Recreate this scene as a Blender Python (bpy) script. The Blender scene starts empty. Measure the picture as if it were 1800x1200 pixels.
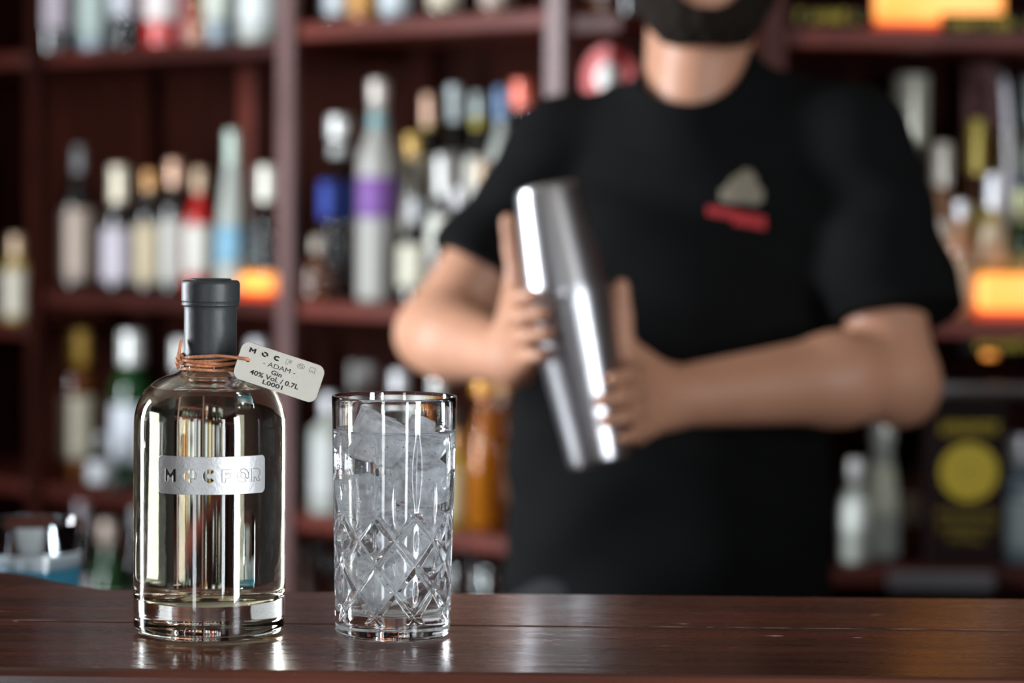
import bpy, bmesh, math, random
import numpy as np
from mathutils import Vector, Matrix
from mathutils.geometry import tessellate_polygon
from mathutils.bvhtree import BVHTree

random.seed(7)
R = math.radians
S = bpy.context.scene
COL = S.collection

# ------------------------------------------------------------------ camera, light, exposure
FPX = 4250.0                                   # focal length in pixels of the 1800 wide frame (85 mm)
EYE = Vector((0, 0, 1.345))
PITCH, ROLL = math.atan(230 / FPX), R(0.6)
cd = bpy.data.cameras.new('camera')
cam = bpy.data.objects.new('camera', cd); COL.objects.link(cam)
cd.sensor_width = 36.0; cd.lens = FPX * 36 / 1800
cd.clip_start = 0.02; cd.clip_end = 50
cam.matrix_world = Matrix.Translation(EYE) @ Matrix.Rotation(math.pi / 2 - PITCH, 4, 'X') @ Matrix.Rotation(ROLL, 4, 'Z')
cd.dof.use_dof = True
cd.dof.focus_distance = 1.375
cd.dof.aperture_fstop = 4.7
cd.dof.aperture_blades = 0
S.camera = cam

w = bpy.data.worlds.new('world'); S.world = w; w.use_nodes = True
w.node_tree.nodes['Background'].inputs[0].default_value = (0.55, 0.6, 0.7, 1)
w.node_tree.nodes['Background'].inputs[1].default_value = 0.02

WIN_LEFT, WIN_FRONT, WIN_SIDE = 64.0, 18.0, 30.0     # daylight in the window panes
AMBER = 1.2                                          # amber lights on the back bar

vs = S.view_settings
vs.view_transform = 'Standard'; vs.look = 'None'; vs.gamma = 1.0; vs.use_curve_mapping = False
vs.exposure = 0.06
S.display_settings.display_device = 'sRGB'
cy = S.cycles
cy.use_denoising = True
cy.max_bounces = 18; cy.transmission_bounces = 16; cy.glossy_bounces = 8; cy.diffuse_bounces = 4
cy.transparent_max_bounces = 16
cy.caustics_reflective = True; cy.caustics_refractive = True
cy.sample_clamp_indirect = 40.0; cy.blur_glossy = 0.4

# ------------------------------------------------------------------ materials
def mat(name, col, rough=0.5, metal=0.0, trans=0.0, ior=1.45, emit=None, estr=0.0, coat=0.0, spec=0.5, bump=0.0, bscale=60.0,
        vary=0.0, vscale=8.0):
    m = bpy.data.materials.new(name); m.use_nodes = True
    nt = m.node_tree; b = nt.nodes['Principled BSDF']
    b.inputs['Base Color'].default_value = (*col, 1)
    b.inputs['Roughness'].default_value = rough
    b.inputs['Metallic'].default_value = metal
    b.inputs['Transmission Weight'].default_value = trans
    b.inputs['IOR'].default_value = ior
    b.inputs['Coat Weight'].default_value = coat
    b.inputs['Coat Roughness'].default_value = 0.08
    b.inputs['Specular IOR Level'].default_value = spec
    if emit:
        b.inputs['Emission Color'].default_value = (*emit, 1)
        b.inputs['Emission Strength'].default_value = estr
    if vary or bump:
        tc = nt.nodes.new('ShaderNodeTexCoord')
    if vary:
        n = nt.nodes.new('ShaderNodeTexNoise'); n.inputs['Scale'].default_value = vscale; n.inputs['Detail'].default_value = 5
        nt.links.new(tc.outputs['Object'], n.inputs['Vector'])
        r = nt.nodes.new('ShaderNodeMixRGB'); r.blend_type = 'MIX'
        r.inputs[1].default_value = (*[c * (1 - vary) for c in col], 1)
        r.inputs[2].default_value = (*[min(1, c * (1 + vary)) for c in col], 1)
        nt.links.new(n.outputs['Fac'], r.inputs[0]); nt.links.new(r.outputs[0], b.inputs['Base Color'])
    if bump:
        n2 = nt.nodes.new('ShaderNodeTexNoise'); n2.inputs['Scale'].default_value = bscale; n2.inputs['Detail'].default_value = 3
        nt.links.new(tc.outputs['Object'], n2.inputs['Vector'])
        bp = nt.nodes.new('ShaderNodeBump'); bp.inputs['Strength'].default_value = bump; bp.inputs['Distance'].default_value = 0.01
        nt.links.new(n2.outputs['Fac'], bp.inputs['Height']); nt.links.new(bp.outputs[0], b.inputs['Normal'])
    return m

def wood(name, dark, light, rough=0.3, coat=0.3, scale=(1.5, 22, 22), bump=0.05, spec=0.5):
    m = bpy.data.materials.new(name); m.use_nodes = True
    nt = m.node_tree; b = nt.nodes['Principled BSDF']
    tc = nt.nodes.new('ShaderNodeTexCoord'); mp = nt.nodes.new('ShaderNodeMapping')
    mp.inputs['Scale'].default_value = scale
    nt.links.new(tc.outputs['Object'], mp.inputs['Vector'])
    n = nt.nodes.new('ShaderNodeTexNoise'); n.inputs['Scale'].default_value = 3.0; n.inputs['Detail'].default_value = 8
    n.inputs['Distortion'].default_value = 0.6
    nt.links.new(mp.outputs[0], n.inputs['Vector'])
    cr = nt.nodes.new('ShaderNodeValToRGB')
    cr.color_ramp.elements[0].position = 0.3; cr.color_ramp.elements[0].color = (*dark, 1)
    cr.color_ramp.elements[1].position = 0.72; cr.color_ramp.elements[1].color = (*light, 1)
    nt.links.new(n.outputs['Fac'], cr.inputs[0]); nt.links.new(cr.outputs[0], b.inputs['Base Color'])
    b.inputs['Roughness'].default_value = rough
    b.inputs['Coat Weight'].default_value = coat; b.inputs['Coat Roughness'].default_value = 0.12
    b.inputs['Specular IOR Level'].default_value = spec
    bp = nt.nodes.new('ShaderNodeBump'); bp.inputs['Strength'].default_value = bump; bp.inputs['Distance'].default_value = 0.004
    nt.links.new(n.outputs['Fac'], bp.inputs['Height']); nt.links.new(bp.outputs[0], b.inputs['Normal'])
    return m

def emitter(name, col, strength):
    m = bpy.data.materials.new(name); m.use_nodes = True
    nt = m.node_tree; nt.nodes.clear()
    e = nt.nodes.new('ShaderNodeEmission'); o = nt.nodes.new('ShaderNodeOutputMaterial')
    e.inputs[0].default_value = (*col, 1); e.inputs[1].default_value = strength
    nt.links.new(e.outputs[0], o.inputs[0]); return m

def glass(name, col, ior=1.5, rough=0.0):
    m = bpy.data.materials.new(name); m.use_nodes = True
    nt = m.node_tree; nt.nodes.clear()
    g = nt.nodes.new('ShaderNodeBsdfGlass'); o = nt.nodes.new('ShaderNodeOutputMaterial')
    g.inputs['Color'].default_value = (*col, 1); g.inputs['IOR'].default_value = ior; g.inputs['Roughness'].default_value = rough
    nt.links.new(g.outputs[0], o.inputs[0]); return m

MAHOG = wood('mahogany', (0.022, 0.004, 0.0025), (0.070, 0.013, 0.008), 0.42, 0.0, (2, 2, 2), spec=.18)
MAHOG_RED = wood('red_mahogany_edge', (0.075, 0.013, 0.008), (0.17, 0.032, 0.019), 0.42, 0.0, (2, 2, 2), spec=.22)
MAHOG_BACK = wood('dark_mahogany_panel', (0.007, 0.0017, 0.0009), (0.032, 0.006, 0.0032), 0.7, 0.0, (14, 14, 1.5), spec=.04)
POSTM = wood('lit_mahogany_post', (0.10, 0.05, 0.048), (0.20, 0.11, 0.105), 0.35, 0.2, (14, 14, 1.5), spec=.4)  # lilac sheen of the lit posts put into the base colour

def counter_mat():
    m = wood('bar_top_mahogany', (0.030, 0.007, 0.004), (0.105, 0.026, 0.013), 0.30, 0.15, (1.2, 16, 16), 0.10)
    nt = m.node_tree; b = nt.nodes['Principled BSDF']
    tc = nt.nodes.new('ShaderNodeTexCoord')
    # fine scuffs in the varnish: roughness grain
    n = nt.nodes.new('ShaderNodeTexNoise'); n.inputs['Scale'].default_value = 55; n.inputs['Detail'].default_value = 6
    mp = nt.nodes.new('ShaderNodeMapping'); mp.inputs['Scale'].default_value = (0.5, 3, 1)
    nt.links.new(tc.outputs['Object'], mp.inputs[0]); nt.links.new(mp.outputs[0], n.inputs['Vector'])
    mr = nt.nodes.new('ShaderNodeMapRange'); mr.inputs[3].default_value = 0.20; mr.inputs[4].default_value = 0.36
    nt.links.new(n.outputs['Fac'], mr.inputs[0]); nt.links.new(mr.outputs[0], b.inputs['Roughness'])
    # pale specks where the varnish is chipped
    v = nt.nodes.new('ShaderNodeTexNoise'); v.inputs['Scale'].default_value = 140; v.inputs['Detail'].default_value = 2
    mp2 = nt.nodes.new('ShaderNodeMapping'); mp2.inputs['Scale'].default_value = (0.35, 1.6, 1)
    nt.links.new(tc.outputs['Object'], mp2.inputs[0]); nt.links.new(mp2.outputs[0], v.inputs['Vector'])
    r = nt.nodes.new('ShaderNodeValToRGB'); r.color_ramp.elements[0].position = 0.73; r.color_ramp.elements[1].position = 0.78
    nt.links.new(v.outputs['Fac'], r.inputs[0])
    mix = nt.nodes.new('ShaderNodeMixRGB'); mix.inputs[2].default_value = (0.45, 0.25, 0.17, 1)
    src = b.inputs['Base Color'].links[0].from_socket
    nt.links.new(r.outputs[0], mix.inputs[0]); nt.links.new(src, mix.inputs[1]); nt.links.new(mix.outputs[0], b.inputs['Base Color'])
    return m
COUNTER = counter_mat()
WORN = mat('worn_varnish_chip', (0.62, 0.40, 0.30), 0.6, vary=0.3, vscale=90)
WALLM = mat('dark_red_brown_plaster', (0.05, 0.028, 0.022), 0.8, bump=0.2, vary=0.2)
FLOORM = wood('floorboards_dark', (0.03, 0.014, 0.008), (0.08, 0.04, 0.025), 0.4, 0.1, (1, 12, 12))
CEILM = mat('ceiling_cream', (0.25, 0.22, 0.18), 0.8, vary=0.1)
FRAMEM = mat('window_frame_paint', (0.35, 0.3, 0.27), 0.5, vary=0.1)
CLEAR = glass('clear_bottle_glass', (0.985, 0.99, 0.97), 1.5)
CRYSTAL = glass('crystal_glass', (0.995, 0.998, 1.0), 1.52)
GIN = glass('gin_against_glass', (0.99, 0.975, 0.91), 1.36 / 1.5)
GIN_TOP = glass('gin_surface', (0.99, 0.98, 0.95), 1.36)
SODA = glass('soda_against_glass', (0.985, 0.99, 0.995), 1.333 / 1.52)
SODA_TOP = glass('soda_surface', (0.985, 0.99, 0.995), 1.333)
def cloud(m, amount):
    nt = m.node_tree; out = nt.nodes['Material Output']; g = out.inputs[0].links[0].from_node
    t = nt.nodes.new('ShaderNodeBsdfTranslucent'); t.inputs[0].default_value = (.95, .97, .98, 1)
    mx = nt.nodes.new('ShaderNodeMixShader'); mx.inputs[0].default_value = amount
    nt.links.new(g.outputs[0], mx.inputs[1]); nt.links.new(t.outputs[0], mx.inputs[2]); nt.links.new(mx.outputs[0], out.inputs[0])
cloud(SODA, .09)
STEEL = mat('brushed_steel_plate', (0.52, 0.52, 0.52), 0.45, 0.75, bump=0.05, bscale=400)
STEEL_ENG = mat('engraved_steel_line', (0.16, 0.16, 0.16), 0.4, 0.4, vary=0.05)
SHAKER = mat('polished_steel_shaker', (0.58, 0.58, 0.60), 0.28, 1.0, vary=0.03)
CHROME = mat('chrome', (0.30, 0.29, 0.31), 0.28, 1.0, vary=0.03)
CAPSULE = mat('matte_black_capsule', (0.030, 0.034, 0.036), 0.45, bump=0.04, bscale=160)
CORD = mat('copper_leather_cord', (0.55, 0.22, 0.105), 0.5, bump=0.25, bscale=500, vary=0.25, vscale=300)
TAGFACE = mat('brushed_aluminium_tag', (0.60, 0.575, 0.50), 0.42, 0.55, bump=0.04, bscale=500, vary=0.08, vscale=120)
TAGEDGE = mat('tag_wood_backing', (0.13, 0.05, 0.03), 0.6, vary=0.2)
INK = mat('black_ink', (0.008, 0.008, 0.008), 0.5, vary=0.1)
INKGREY = mat('grey_engraved_ink', (0.10, 0.095, 0.085), 0.5, vary=0.1)

# ------------------------------------------------------------------ mesh helpers
def link(name, me, m=None, parent=None, smooth=False):
    if m is not None:
        me.materials.clear(); me.materials.append(m)
    if smooth:
        me.polygons.foreach_set('use_smooth', [True] * len(me.polygons))
    o = bpy.data.objects.new(name, me); COL.objects.link(o)
    if parent is not None: o.parent = parent
    return o

def tag(o, label=None, cat=None, group=None, kind=None):
    if label: o['label'] = label
    if cat: o['category'] = cat
    if group: o['group'] = group
    if kind: o['kind'] = kind
    return o

def empty(name, loc, rz=0.0):
    o = bpy.data.objects.new(name, None); COL.objects.link(o)
    o.location = loc; o.rotation_euler = (0, 0, rz); o.empty_display_size = 0.05
    return o

def pyd(verts, faces, name='mesh'):
    me = bpy.data.meshes.new(name); me.from_pydata([tuple(v) for v in verts], [], faces); me.update(); return me

def box(x0, x1, y0, y1, z0, z1, bevel=0.0, seg=2):
    bm = bmesh.new()
    bmesh.ops.create_cube(bm, size=1.0)
    for v in bm.verts:
        v.co = Vector(((x0 + x1) / 2 + v.co.x * (x1 - x0), (y0 + y1) / 2 + v.co.y * (y1 - y0), (z0 + z1) / 2 + v.co.z * (z1 - z0)))
    if bevel:
        bmesh.ops.bevel(bm, geom=list(bm.edges), offset=bevel, segments=seg, affect='EDGES', profile=0.5)
    me = bpy.data.meshes.new('box'); bm.to_mesh(me); bm.free(); return me

def lathe(prof, n=48):
    """closed solid of revolution from (r, z) points, bottom to top; r = 0 ends make poles"""
    verts, faces, rings = [], [], []
    for r, z in prof:
        if r < 1e-7:
            rings.append([len(verts)]); verts.append((0, 0, z))
        else:
            rings.append(list(range(len(verts), len(verts) + n)))
            verts += [(r * math.cos(2 * math.pi * i / n), r * math.sin(2 * math.pi * i / n), z) for i in range(n)]
    for a, b in zip(rings, rings[1:]):
        for i in range(n):
            j = (i + 1) % n
            if len(a) == 1 and len(b) == 1: continue
            if len(a) == 1: faces.append((a[0], b[j], b[i]))
            elif len(b) == 1: faces.append((a[i], a[j], b[0]))
            else: faces.append((a[i], a[j], b[j], b[i]))
    return pyd(verts, faces)

def smooth_prof(pts, n=6):
    """round a (r, z) polyline: points given as (r, z, fillet)"""
    out = []
    for i, p in enumerate(pts):
        f = p[2] if len(p) > 2 else 0
        P = Vector((p[0], p[1]))
        if f <= 0 or i in (0, len(pts) - 1):
            out.append((P.x, P.y)); continue
        A = Vector(pts[i - 1][:2]) - P; B = Vector(pts[i + 1][:2]) - P
        fa = min(f, A.length * 0.49); fb = min(f, B.length * 0.49)
        a = P + A.normalized() * fa; b = P + B.normalized() * fb
        for k in range(n + 1):
            t = k / n
            q = a * (1 - t) ** 2 + P * 2 * t * (1 - t) + b * t * t
            out.append((q.x, q.y))
    return out

def tube(points, rad, n=8, closed=False):
    """one swept tube; rad is a number or a list"""
    P = [Vector(p) for p in points]; N = len(P)
    verts, faces = [], []
    up = Vector((0, 0, 1)); prev = None
    for i, p in enumerate(P):
        if closed: d = P[(i + 1) % N] - P[i - 1]
        else: d = P[min(i + 1, N - 1)] - P[max(i - 1, 0)]
        d = d.normalized() if d.length > 1e-9 else Vector((0, 0, 1))
        if prev is None:
            a = d.cross(up)
            if a.length < 0.1: a = d.cross(Vector((1, 0, 0)))
        else:
            a = prev - d * prev.dot(d)
            if a.length < 1e-6: a = d.cross(up)
        a.normalize(); prev = a; b = d.cross(a)
        r = rad[i] if isinstance(rad, (list, tuple)) else rad
        for k in range(n):
            t = 2 * math.pi * k / n
            verts.append(p + a * (math.cos(t) * r) + b * (math.sin(t) * r))
    M = N if closed else N - 1
    for i in range(M):
        j = (i + 1) % N
        for k in range(n):
            l = (k + 1) % n
            faces.append((i * n + k, i * n + l, j * n + l, j * n + k))
    if not closed:
        faces.append(tuple(reversed(range(n)))); faces.append(tuple(range((N - 1) * n, N * n)))
    return pyd(verts, faces)

def join(meshes):
    vs_, fs_ = [], []
    for me in meshes:
        k = len(vs_); vs_ += [tuple(v.co) for v in me.vertices]
        fs_ += [tuple(k + i for i in p.vertices) for p in me.polygons]
    return pyd(vs_, fs_)

def fill2d(loops, thick=0.0):
    """flat mesh in XZ (front facing -Y) of the first loop with the others as holes"""
    L = [[Vector((x, y, 0)) for x, y in lp] for lp in loops]
    flat = [p for lp in L for p in lp]
    tris = tessellate_polygon(L)
    v = [(p.x, 0, p.y) for p in flat]; f = []
    for t in tris:
        a, b, c = (flat[i] for i in t)
        ccw = (b - a).cross(c - a).z > 0
        f.append(tuple(t) if ccw else tuple(reversed(t)))
    if thick:
        n = len(v); v += [(p[0], thick, p[2]) for p in v]
        f2 = [tuple(reversed([i + n for i in t])) for t in f]
        k = 0; sides = []
        for lp in L:
            m = len(lp)
            for i in range(m):
                j = (i + 1) % m
                sides.append((k + i, k + j, k + j + n, k + i + n))
            k += m
        f = f + f2 + sides
    me = pyd(v, f)
    bm = bmesh.new(); bm.from_mesh(me); bmesh.ops.recalc_face_normals(bm, faces=bm.faces); bm.to_mesh(me); bm.free()
    return me

def rrect(w_, h_, r, n=5, sub=1):
    pts = []
    for cx, cz, a0 in ((w_ / 2 - r, h_ / 2 - r, 0), (-w_ / 2 + r, h_ / 2 - r, 90), (-w_ / 2 + r, -h_ / 2 + r, 180), (w_ / 2 - r, -h_ / 2 + r, 270)):
        for k in range(n + 1):
            a = R(a0 + 90 * k / n); pts.append((cx + r * math.cos(a), cz + r * math.sin(a)))
    if sub > 1:
        out = []
        for i, p in enumerate(pts):
            q = pts[(i + 1) % len(pts)]
            d = math.hypot(q[0] - p[0], q[1] - p[1]); m = max(1, int(d / (w_ / sub)))
            out += [(p[0] + (q[0] - p[0]) * k / m, p[1] + (q[1] - p[1]) * k / m) for k in range(m)]
        pts = out
    return pts

def ring_piece(a0, a1, ro, ri, n=10, sq=0.0):
    o = [(0.5 + ro * math.cos(R(a0 + (a1 - a0) * k / n)), 0.5 + ro * math.sin(R(a0 + (a1 - a0) * k / n))) for k in range(n + 1)]
    i = [(0.5 + ri * math.cos(R(a1 + (a0 - a1) * k / n)), 0.5 + ri * math.sin(R(a1 + (a0 - a1) * k / n))) for k in range(n + 1)]
    return o + i
GLYPH = {
    'M': [[(0, 0), (0, 1), (.22, 1), (.5, .6), (.78, 1), (1, 1), (1, 0), (.74, 0), (.74, .52), (.5, .22), (.26, .52), (.26, 0)]],
    'O': [ring_piece(147, 303, .52, .22), ring_piece(-33, 123, .52, .22)],
    'C': [ring_piece(42, 318, .52, .22, 14)],
    'F': [[(.05, 0), (.05, 1), (.9, 1), (.9, .72), (.36, .72), (.36, .6), (.76, .6), (.76, .34), (.36, .34), (.36, 0)]],
    'R': [[(.05, 0), (.05, 1), (.62, 1), (.9, .84), (.9, .5), (.72, .38), (.95, 0), (.62, 0), (.44, .32), (.33, .32), (.33, 0)]],
}
def glyph_loops(ch, x, z, hgt, wid):
    return [[(x + (p[0] - 0.5) * wid, z + (p[1] - 0.5) * hgt) for p in lp] for lp in GLYPH[ch]]

def text_mesh(s, size, offset=0.0):
    c = bpy.data.curves.new('txt', 'FONT'); c.body = s; c.size = size; c.align_x = 'CENTER'; c.align_y = 'CENTER'
    c.offset = offset; c.resolution_u = 3
    o = bpy.data.objects.new('txt', c); COL.objects.link(o)
    bpy.context.view_layer.update()
    dg = bpy.context.evaluated_depsgraph_get()
    me = bpy.data.meshes.new_from_object(o.evaluated_get(dg))
    bpy.data.objects.remove(o); bpy.data.curves.remove(c)
    for v in me.vertices: v.co = Vector((v.co.x, 0, v.co.y))
    return me

# ------------------------------------------------------------------ signed-distance modelling for the person
def n3(a): return np.array(a, dtype=np.float32)
def cap(p, a, b, ra, rb):
    a = n3(a); b = n3(b); d = b - a
    h = np.clip(((p - a) @ d) / max(float(d @ d), 1e-9), 0, 1)
    return np.linalg.norm(p - a - h[:, None] * d, axis=1) - (ra + (rb - ra) * h)
def ell(p, c, r):
    r = n3(r); q = (p - n3(c)) / r
    k0 = np.linalg.norm(q, axis=1); k1 = np.maximum(np.linalg.norm(q / r, axis=1), 1e-4)
    return k0 * (k0 - 1) / k1
def smin(a, b, k):
    h = np.clip(0.5 + 0.5 * (b - a) / k, 0, 1)
    return b + (a - b) * h - k * h * (1 - h)
def smax(a, b, k): return -smin(-a, -b, k)
def loft(p, rows, yaw=0.0):
    """stack of ellipses: rows (z, cx, cy, a, b)"""
    rows = np.array(rows, dtype=np.float32); z = p[:, 2]
    g = lambda i: np.interp(z, rows[:, 0], rows[:, i])
    x = p[:, 0] - g(1); y = p[:, 1] - g(2)
    c, s = math.cos(yaw), math.sin(yaw)
    x, y = c * x + s * y, -s * x + c * y
    a, b = g(3), g(4)
    k = np.sqrt((x / a) ** 2 + (y / b) ** 2)
    d = (k - 1) * np.minimum(a, b)
    return np.maximum(d, np.maximum(rows[0, 0] - z, z - rows[-1, 0]))

def surface_net(f, lo, hi, h, blk=6):
    lo = n3(lo); hi = n3(hi)
    nb = np.ceil((hi - lo) / (h * blk)).astype(int)
    n = nb * blk
    cs = h * blk
    ci = np.stack(np.meshgrid(*[np.arange(k) for k in nb], indexing='ij'), -1).reshape(-1, 3)
    cc = lo + (ci + 0.5) * cs
    d = f(cc.astype(np.float32))
    V = np.repeat(np.repeat(np.repeat(np.where(d > 0, 1.0, -1.0).astype(np.float32).reshape(nb), blk, 0), blk, 1), blk, 2)
    act = ci[np.abs(d) < cs * 1.6]
    loc = np.stack(np.meshgrid(*[np.arange(blk)] * 3, indexing='ij'), -1).reshape(-1, 3)
    for s in range(0, len(act), 4000):
        idx = (act[s:s + 4000, None, :] * blk + loc[None]).reshape(-1, 3)
        V[idx[:, 0], idx[:, 1], idx[:, 2]] = f((lo + idx * h).astype(np.float32))
    I = V < 0
    def corner(A, i, j, k): return A[i:A.shape[0] - 1 + i, j:A.shape[1] - 1 + j, k:A.shape[2] - 1 + k]
    cnt = sum(corner(I, i, j, k).astype(np.int8) for i in (0, 1) for j in (0, 1) for k in (0, 1))
    cells = np.argwhere((cnt > 0) & (cnt < 8))
    ids = -np.ones(cnt.shape, dtype=np.int64); ids[cells[:, 0], cells[:, 1], cells[:, 2]] = np.arange(len(cells))
    acc = np.zeros((len(cells), 3)); num = np.zeros(len(cells))
    cor = [(i, j, k) for i in (0, 1) for j in (0, 1) for k in (0, 1)]
    vals = {c: V[cells[:, 0] + c[0], cells[:, 1] + c[1], cells[:, 2] + c[2]] for c in cor}
    for a in cor:
        for ax in range(3):
            if a[ax]: continue
            b = tuple(1 if q == ax else a[q] for q in range(3))
            va, vb = vals[a], vals[b]
            m = (va < 0) != (vb < 0)
            t = np.where(m, va / np.where(m, va - vb, 1), 0)
            pt = np.tile(np.array(a, float), (len(cells), 1)); pt[:, ax] += t
            acc[m] += pt[m]; num[m] += 1
    P = lo + (cells + acc / num[:, None]) * h
    quads = []
    for ax in range(3):
        u, v = (ax + 1) % 3, (ax + 2) % 3
        sl0 = [slice(1, -1)] * 3; sl0[ax] = slice(0, -1)
        sl1 = [slice(1, -1)] * 3; sl1[ax] = slice(1, None)
        A = I[tuple(sl0)]; B = I[tuple(sl1)]
        e = np.argwhere(A != B)
        flip = A[e[:, 0], e[:, 1], e[:, 2]]
        base = e.copy(); base[:, u] += 1; base[:, v] += 1
        def cid(du, dv):
            q = base.copy(); q[:, u] -= du; q[:, v] -= dv
            return ids[q[:, 0], q[:, 1], q[:, 2]]
        Q = np.stack([cid(1, 1), cid(0, 1), cid(0, 0), cid(1, 0)], 1)
        Q[~flip] = Q[~flip][:, ::-1]
        quads.append(Q)
    Q = np.concatenate(quads)
    Q = Q[(Q >= 0).all(1)]
    me = bpy.data.meshes.new('net')
    me.vertices.add(len(P)); me.vertices.foreach_set('co', P.astype(np.float32).ravel())
    me.loops.add(len(Q) * 4); me.loops.foreach_set('vertex_index', Q.astype(np.int32).ravel())
    me.polygons.add(len(Q)); me.polygons.foreach_set('loop_start', (np.arange(len(Q)) * 4).astype(np.int32))
    me.update(calc_edges=True); me.validate()
    return me

# ------------------------------------------------------------------ the room
XL, XR, YF, YB, ZC = -2.7, 2.5, -2.6, 5.6, 2.85
def struct(name, me, m): return tag(link(name, me, m), kind='structure')
struct('floor', box(XL - .1, XR + .1, YF - .1, YB + .1, -0.08, 0), FLOORM)
struct('ceiling', box(XL - .1, XR + .1, YF - .1, YB + .1, ZC, ZC + .08), CEILM)
struct('wall_back', box(XL - .1, XR + .1, YB, YB + .1, 0, ZC), WALLM)

def wall_with_openings(name, axis, pos, a0, a1, openings):
    """wall on the plane axis=pos, running a0..a1, with window openings (u0, u1, z0, z1)"""
    th = 0.1
    lo, hi = (pos - th, pos) if (axis == 'x' and pos < 0) or (axis == 'y' and pos < 0) else (pos, pos + th)
    us = sorted({a0, a1, *[o[0] for o in openings], *[o[1] for o in openings]})
    parts = []
    for u0, u1 in zip(us, us[1:]):
        op = [o for o in openings if o[0] <= u0 and o[1] >= u1]
        for z0, z1 in ([(0, op[0][2]), (op[0][3], ZC)] if op else [(0, ZC)]):
            parts.append(box(lo, hi, u0, u1, z0, z1) if axis == 'x' else box(u0, u1, lo, hi, z0, z1))
    struct(name, join(parts), WALLM)
WL = [(2.35, 2.95, 0.6, 2.5)]
WF = [(-1.55, -1.05, 0.15, 2.45), (1.70, 2.20, 0.15, 2.45)]
WR = [(-1.5, -0.6, 0.15, 2.5)]
wall_with_openings('wall_left', 'x', XL, YF, YB, WL)
wall_with_openings('wall_front', 'y', YF, XL, XR, WF)
wall_with_openings('wall_right', 'x', XR, YF, YB, WR)
def window(name, axis, pos, u0, u1, z0, z1, strength, col=(0.88, 0.94, 1.0), panes=2):
    root = empty(name, (0, 0, 0)); tag(root, kind='structure')
    s = -1 if pos < 0 else 1
    d0, d1 = pos + s * 0.03, pos + s * 0.07
    d0, d1 = min(d0, d1), max(d0, d1)
    B = (lambda a, b, c, d: box(d0, d1, a, b, c, d)) if axis == 'x' else (lambda a, b, c, d: box(a, b, d0, d1, c, d))
    link('window_frame', join([B(u0, u0 + .05, z0, z1), B(u1 - .05, u1, z0, z1), B(u0 + .05, u1 - .05, z0, z0 + .05), B(u0 + .05, u1 - .05, z1 - .05, z1)]), FRAMEM, root)
    E = emitter('daylight_pane_' + name, col, strength)
    n = panes; wd = (u1 - u0 - .1 - .04 * (n - 1)) / n
    dm = (d0 + d1) / 2
    for i in range(n):
        a = u0 + .05 + i * (wd + .04); b = a + wd
        if i: link('glazing_bar', B(a - .04, a, z0 + .05, z1 - .05), FRAMEM, root)
        if axis == 'x':
            v = [(dm, a, z0 + .05), (dm, b, z0 + .05), (dm, b, z1 - .05), (dm, a, z1 - .05)]
            f = [(0, 1, 2, 3)] if s < 0 else [(3, 2, 1, 0)]
        else:
            v = [(a, dm, z0 + .05), (b, dm, z0 + .05), (b, dm, z1 - .05), (a, dm, z1 - .05)]
            f = [(3, 2, 1, 0)] if s < 0 else [(0, 1, 2, 3)]
        link('pane', pyd(v, f), E, root)
window('window_1', 'x', XL, *WL[0], WIN_LEFT, panes=1)
window('window_2', 'y', YF, *WF[0], WIN_FRONT * 0.6, panes=1)
window('window_3', 'y', YF, *WF[1], WIN_FRONT, panes=1)
window('window_4', 'x', XR, *WR[0], WIN_SIDE, panes=1)

# ------------------------------------------------------------------ the bar counter
ZT = 1.10
Y0, YSEAM, Y1 = 1.27, 1.419, 1.538
bar = empty('bar_counter', (0.1, 1.4, 0)); tag(bar, 'polished mahogany bar counter with a long plank seam and worn varnish', 'bar counter')
def rel(me, root):
    for v in me.vertices: v.co -= root.location
    return me
def back_edge(x):
    if x > -0.25: return Y1
    t = min(1, (-0.25 - x) / 0.10)
    return Y1 + 0.072 * t * t * (3 - 2 * t) * 1.0 + max(0, -0.35 - x) * 0.06
def plank(x0, x1, yf, yb, z0, z1, bev=0.0025):
    bm = bmesh.new(); xs = [x0 + (x1 - x0) * i / 160 for i in range(161)]
    prof = lambda f, b: [(f, z0), (f, z1 - bev), (f + bev * .3, z1 - bev * .3), (f + bev, z1), (b - bev, z1), (b - bev * .3, z1 - bev * .3), (b, z1 - bev), (b, z0)]
    rows = []
    for x in xs: rows.append([bm.verts.new((x, y, z)) for y, z in prof(yf, yb(x) if callable(yb) else yb)])
    for a, b in zip(rows, rows[1:]):
        for i in range(8):
            j = (i + 1) % 8; bm.faces.new((a[i], b[i], b[j], a[j]))
    bm.faces.new(rows[0]); bm.faces.new(list(reversed(rows[-1])))
    bmesh.ops.recalc_face_normals(bm, faces=bm.faces)
    me = bpy.data.meshes.new('plank'); bm.to_mesh(me); bm.free(); return me
link('counter_plank', rel(plank(-1.5, 1.5, Y0, YSEAM, ZT - .04, ZT, .004), bar), COUNTER, bar, False)
link('counter_plank', rel(plank(-1.5, 1.5, YSEAM + .0006, back_edge, ZT - .04, ZT, .0012), bar), COUNTER, bar, False)
link('front_panel', rel(box(-1.5, 1.5, 1.31, 1.35, 0, ZT - .0405), bar), MAHOG, bar)
link('edge_moulding', rel(box(-1.5, 1.5, 1.275, 1.3095, ZT - .075, ZT - .0405, .006), bar), MAHOG_RED, bar)
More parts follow.
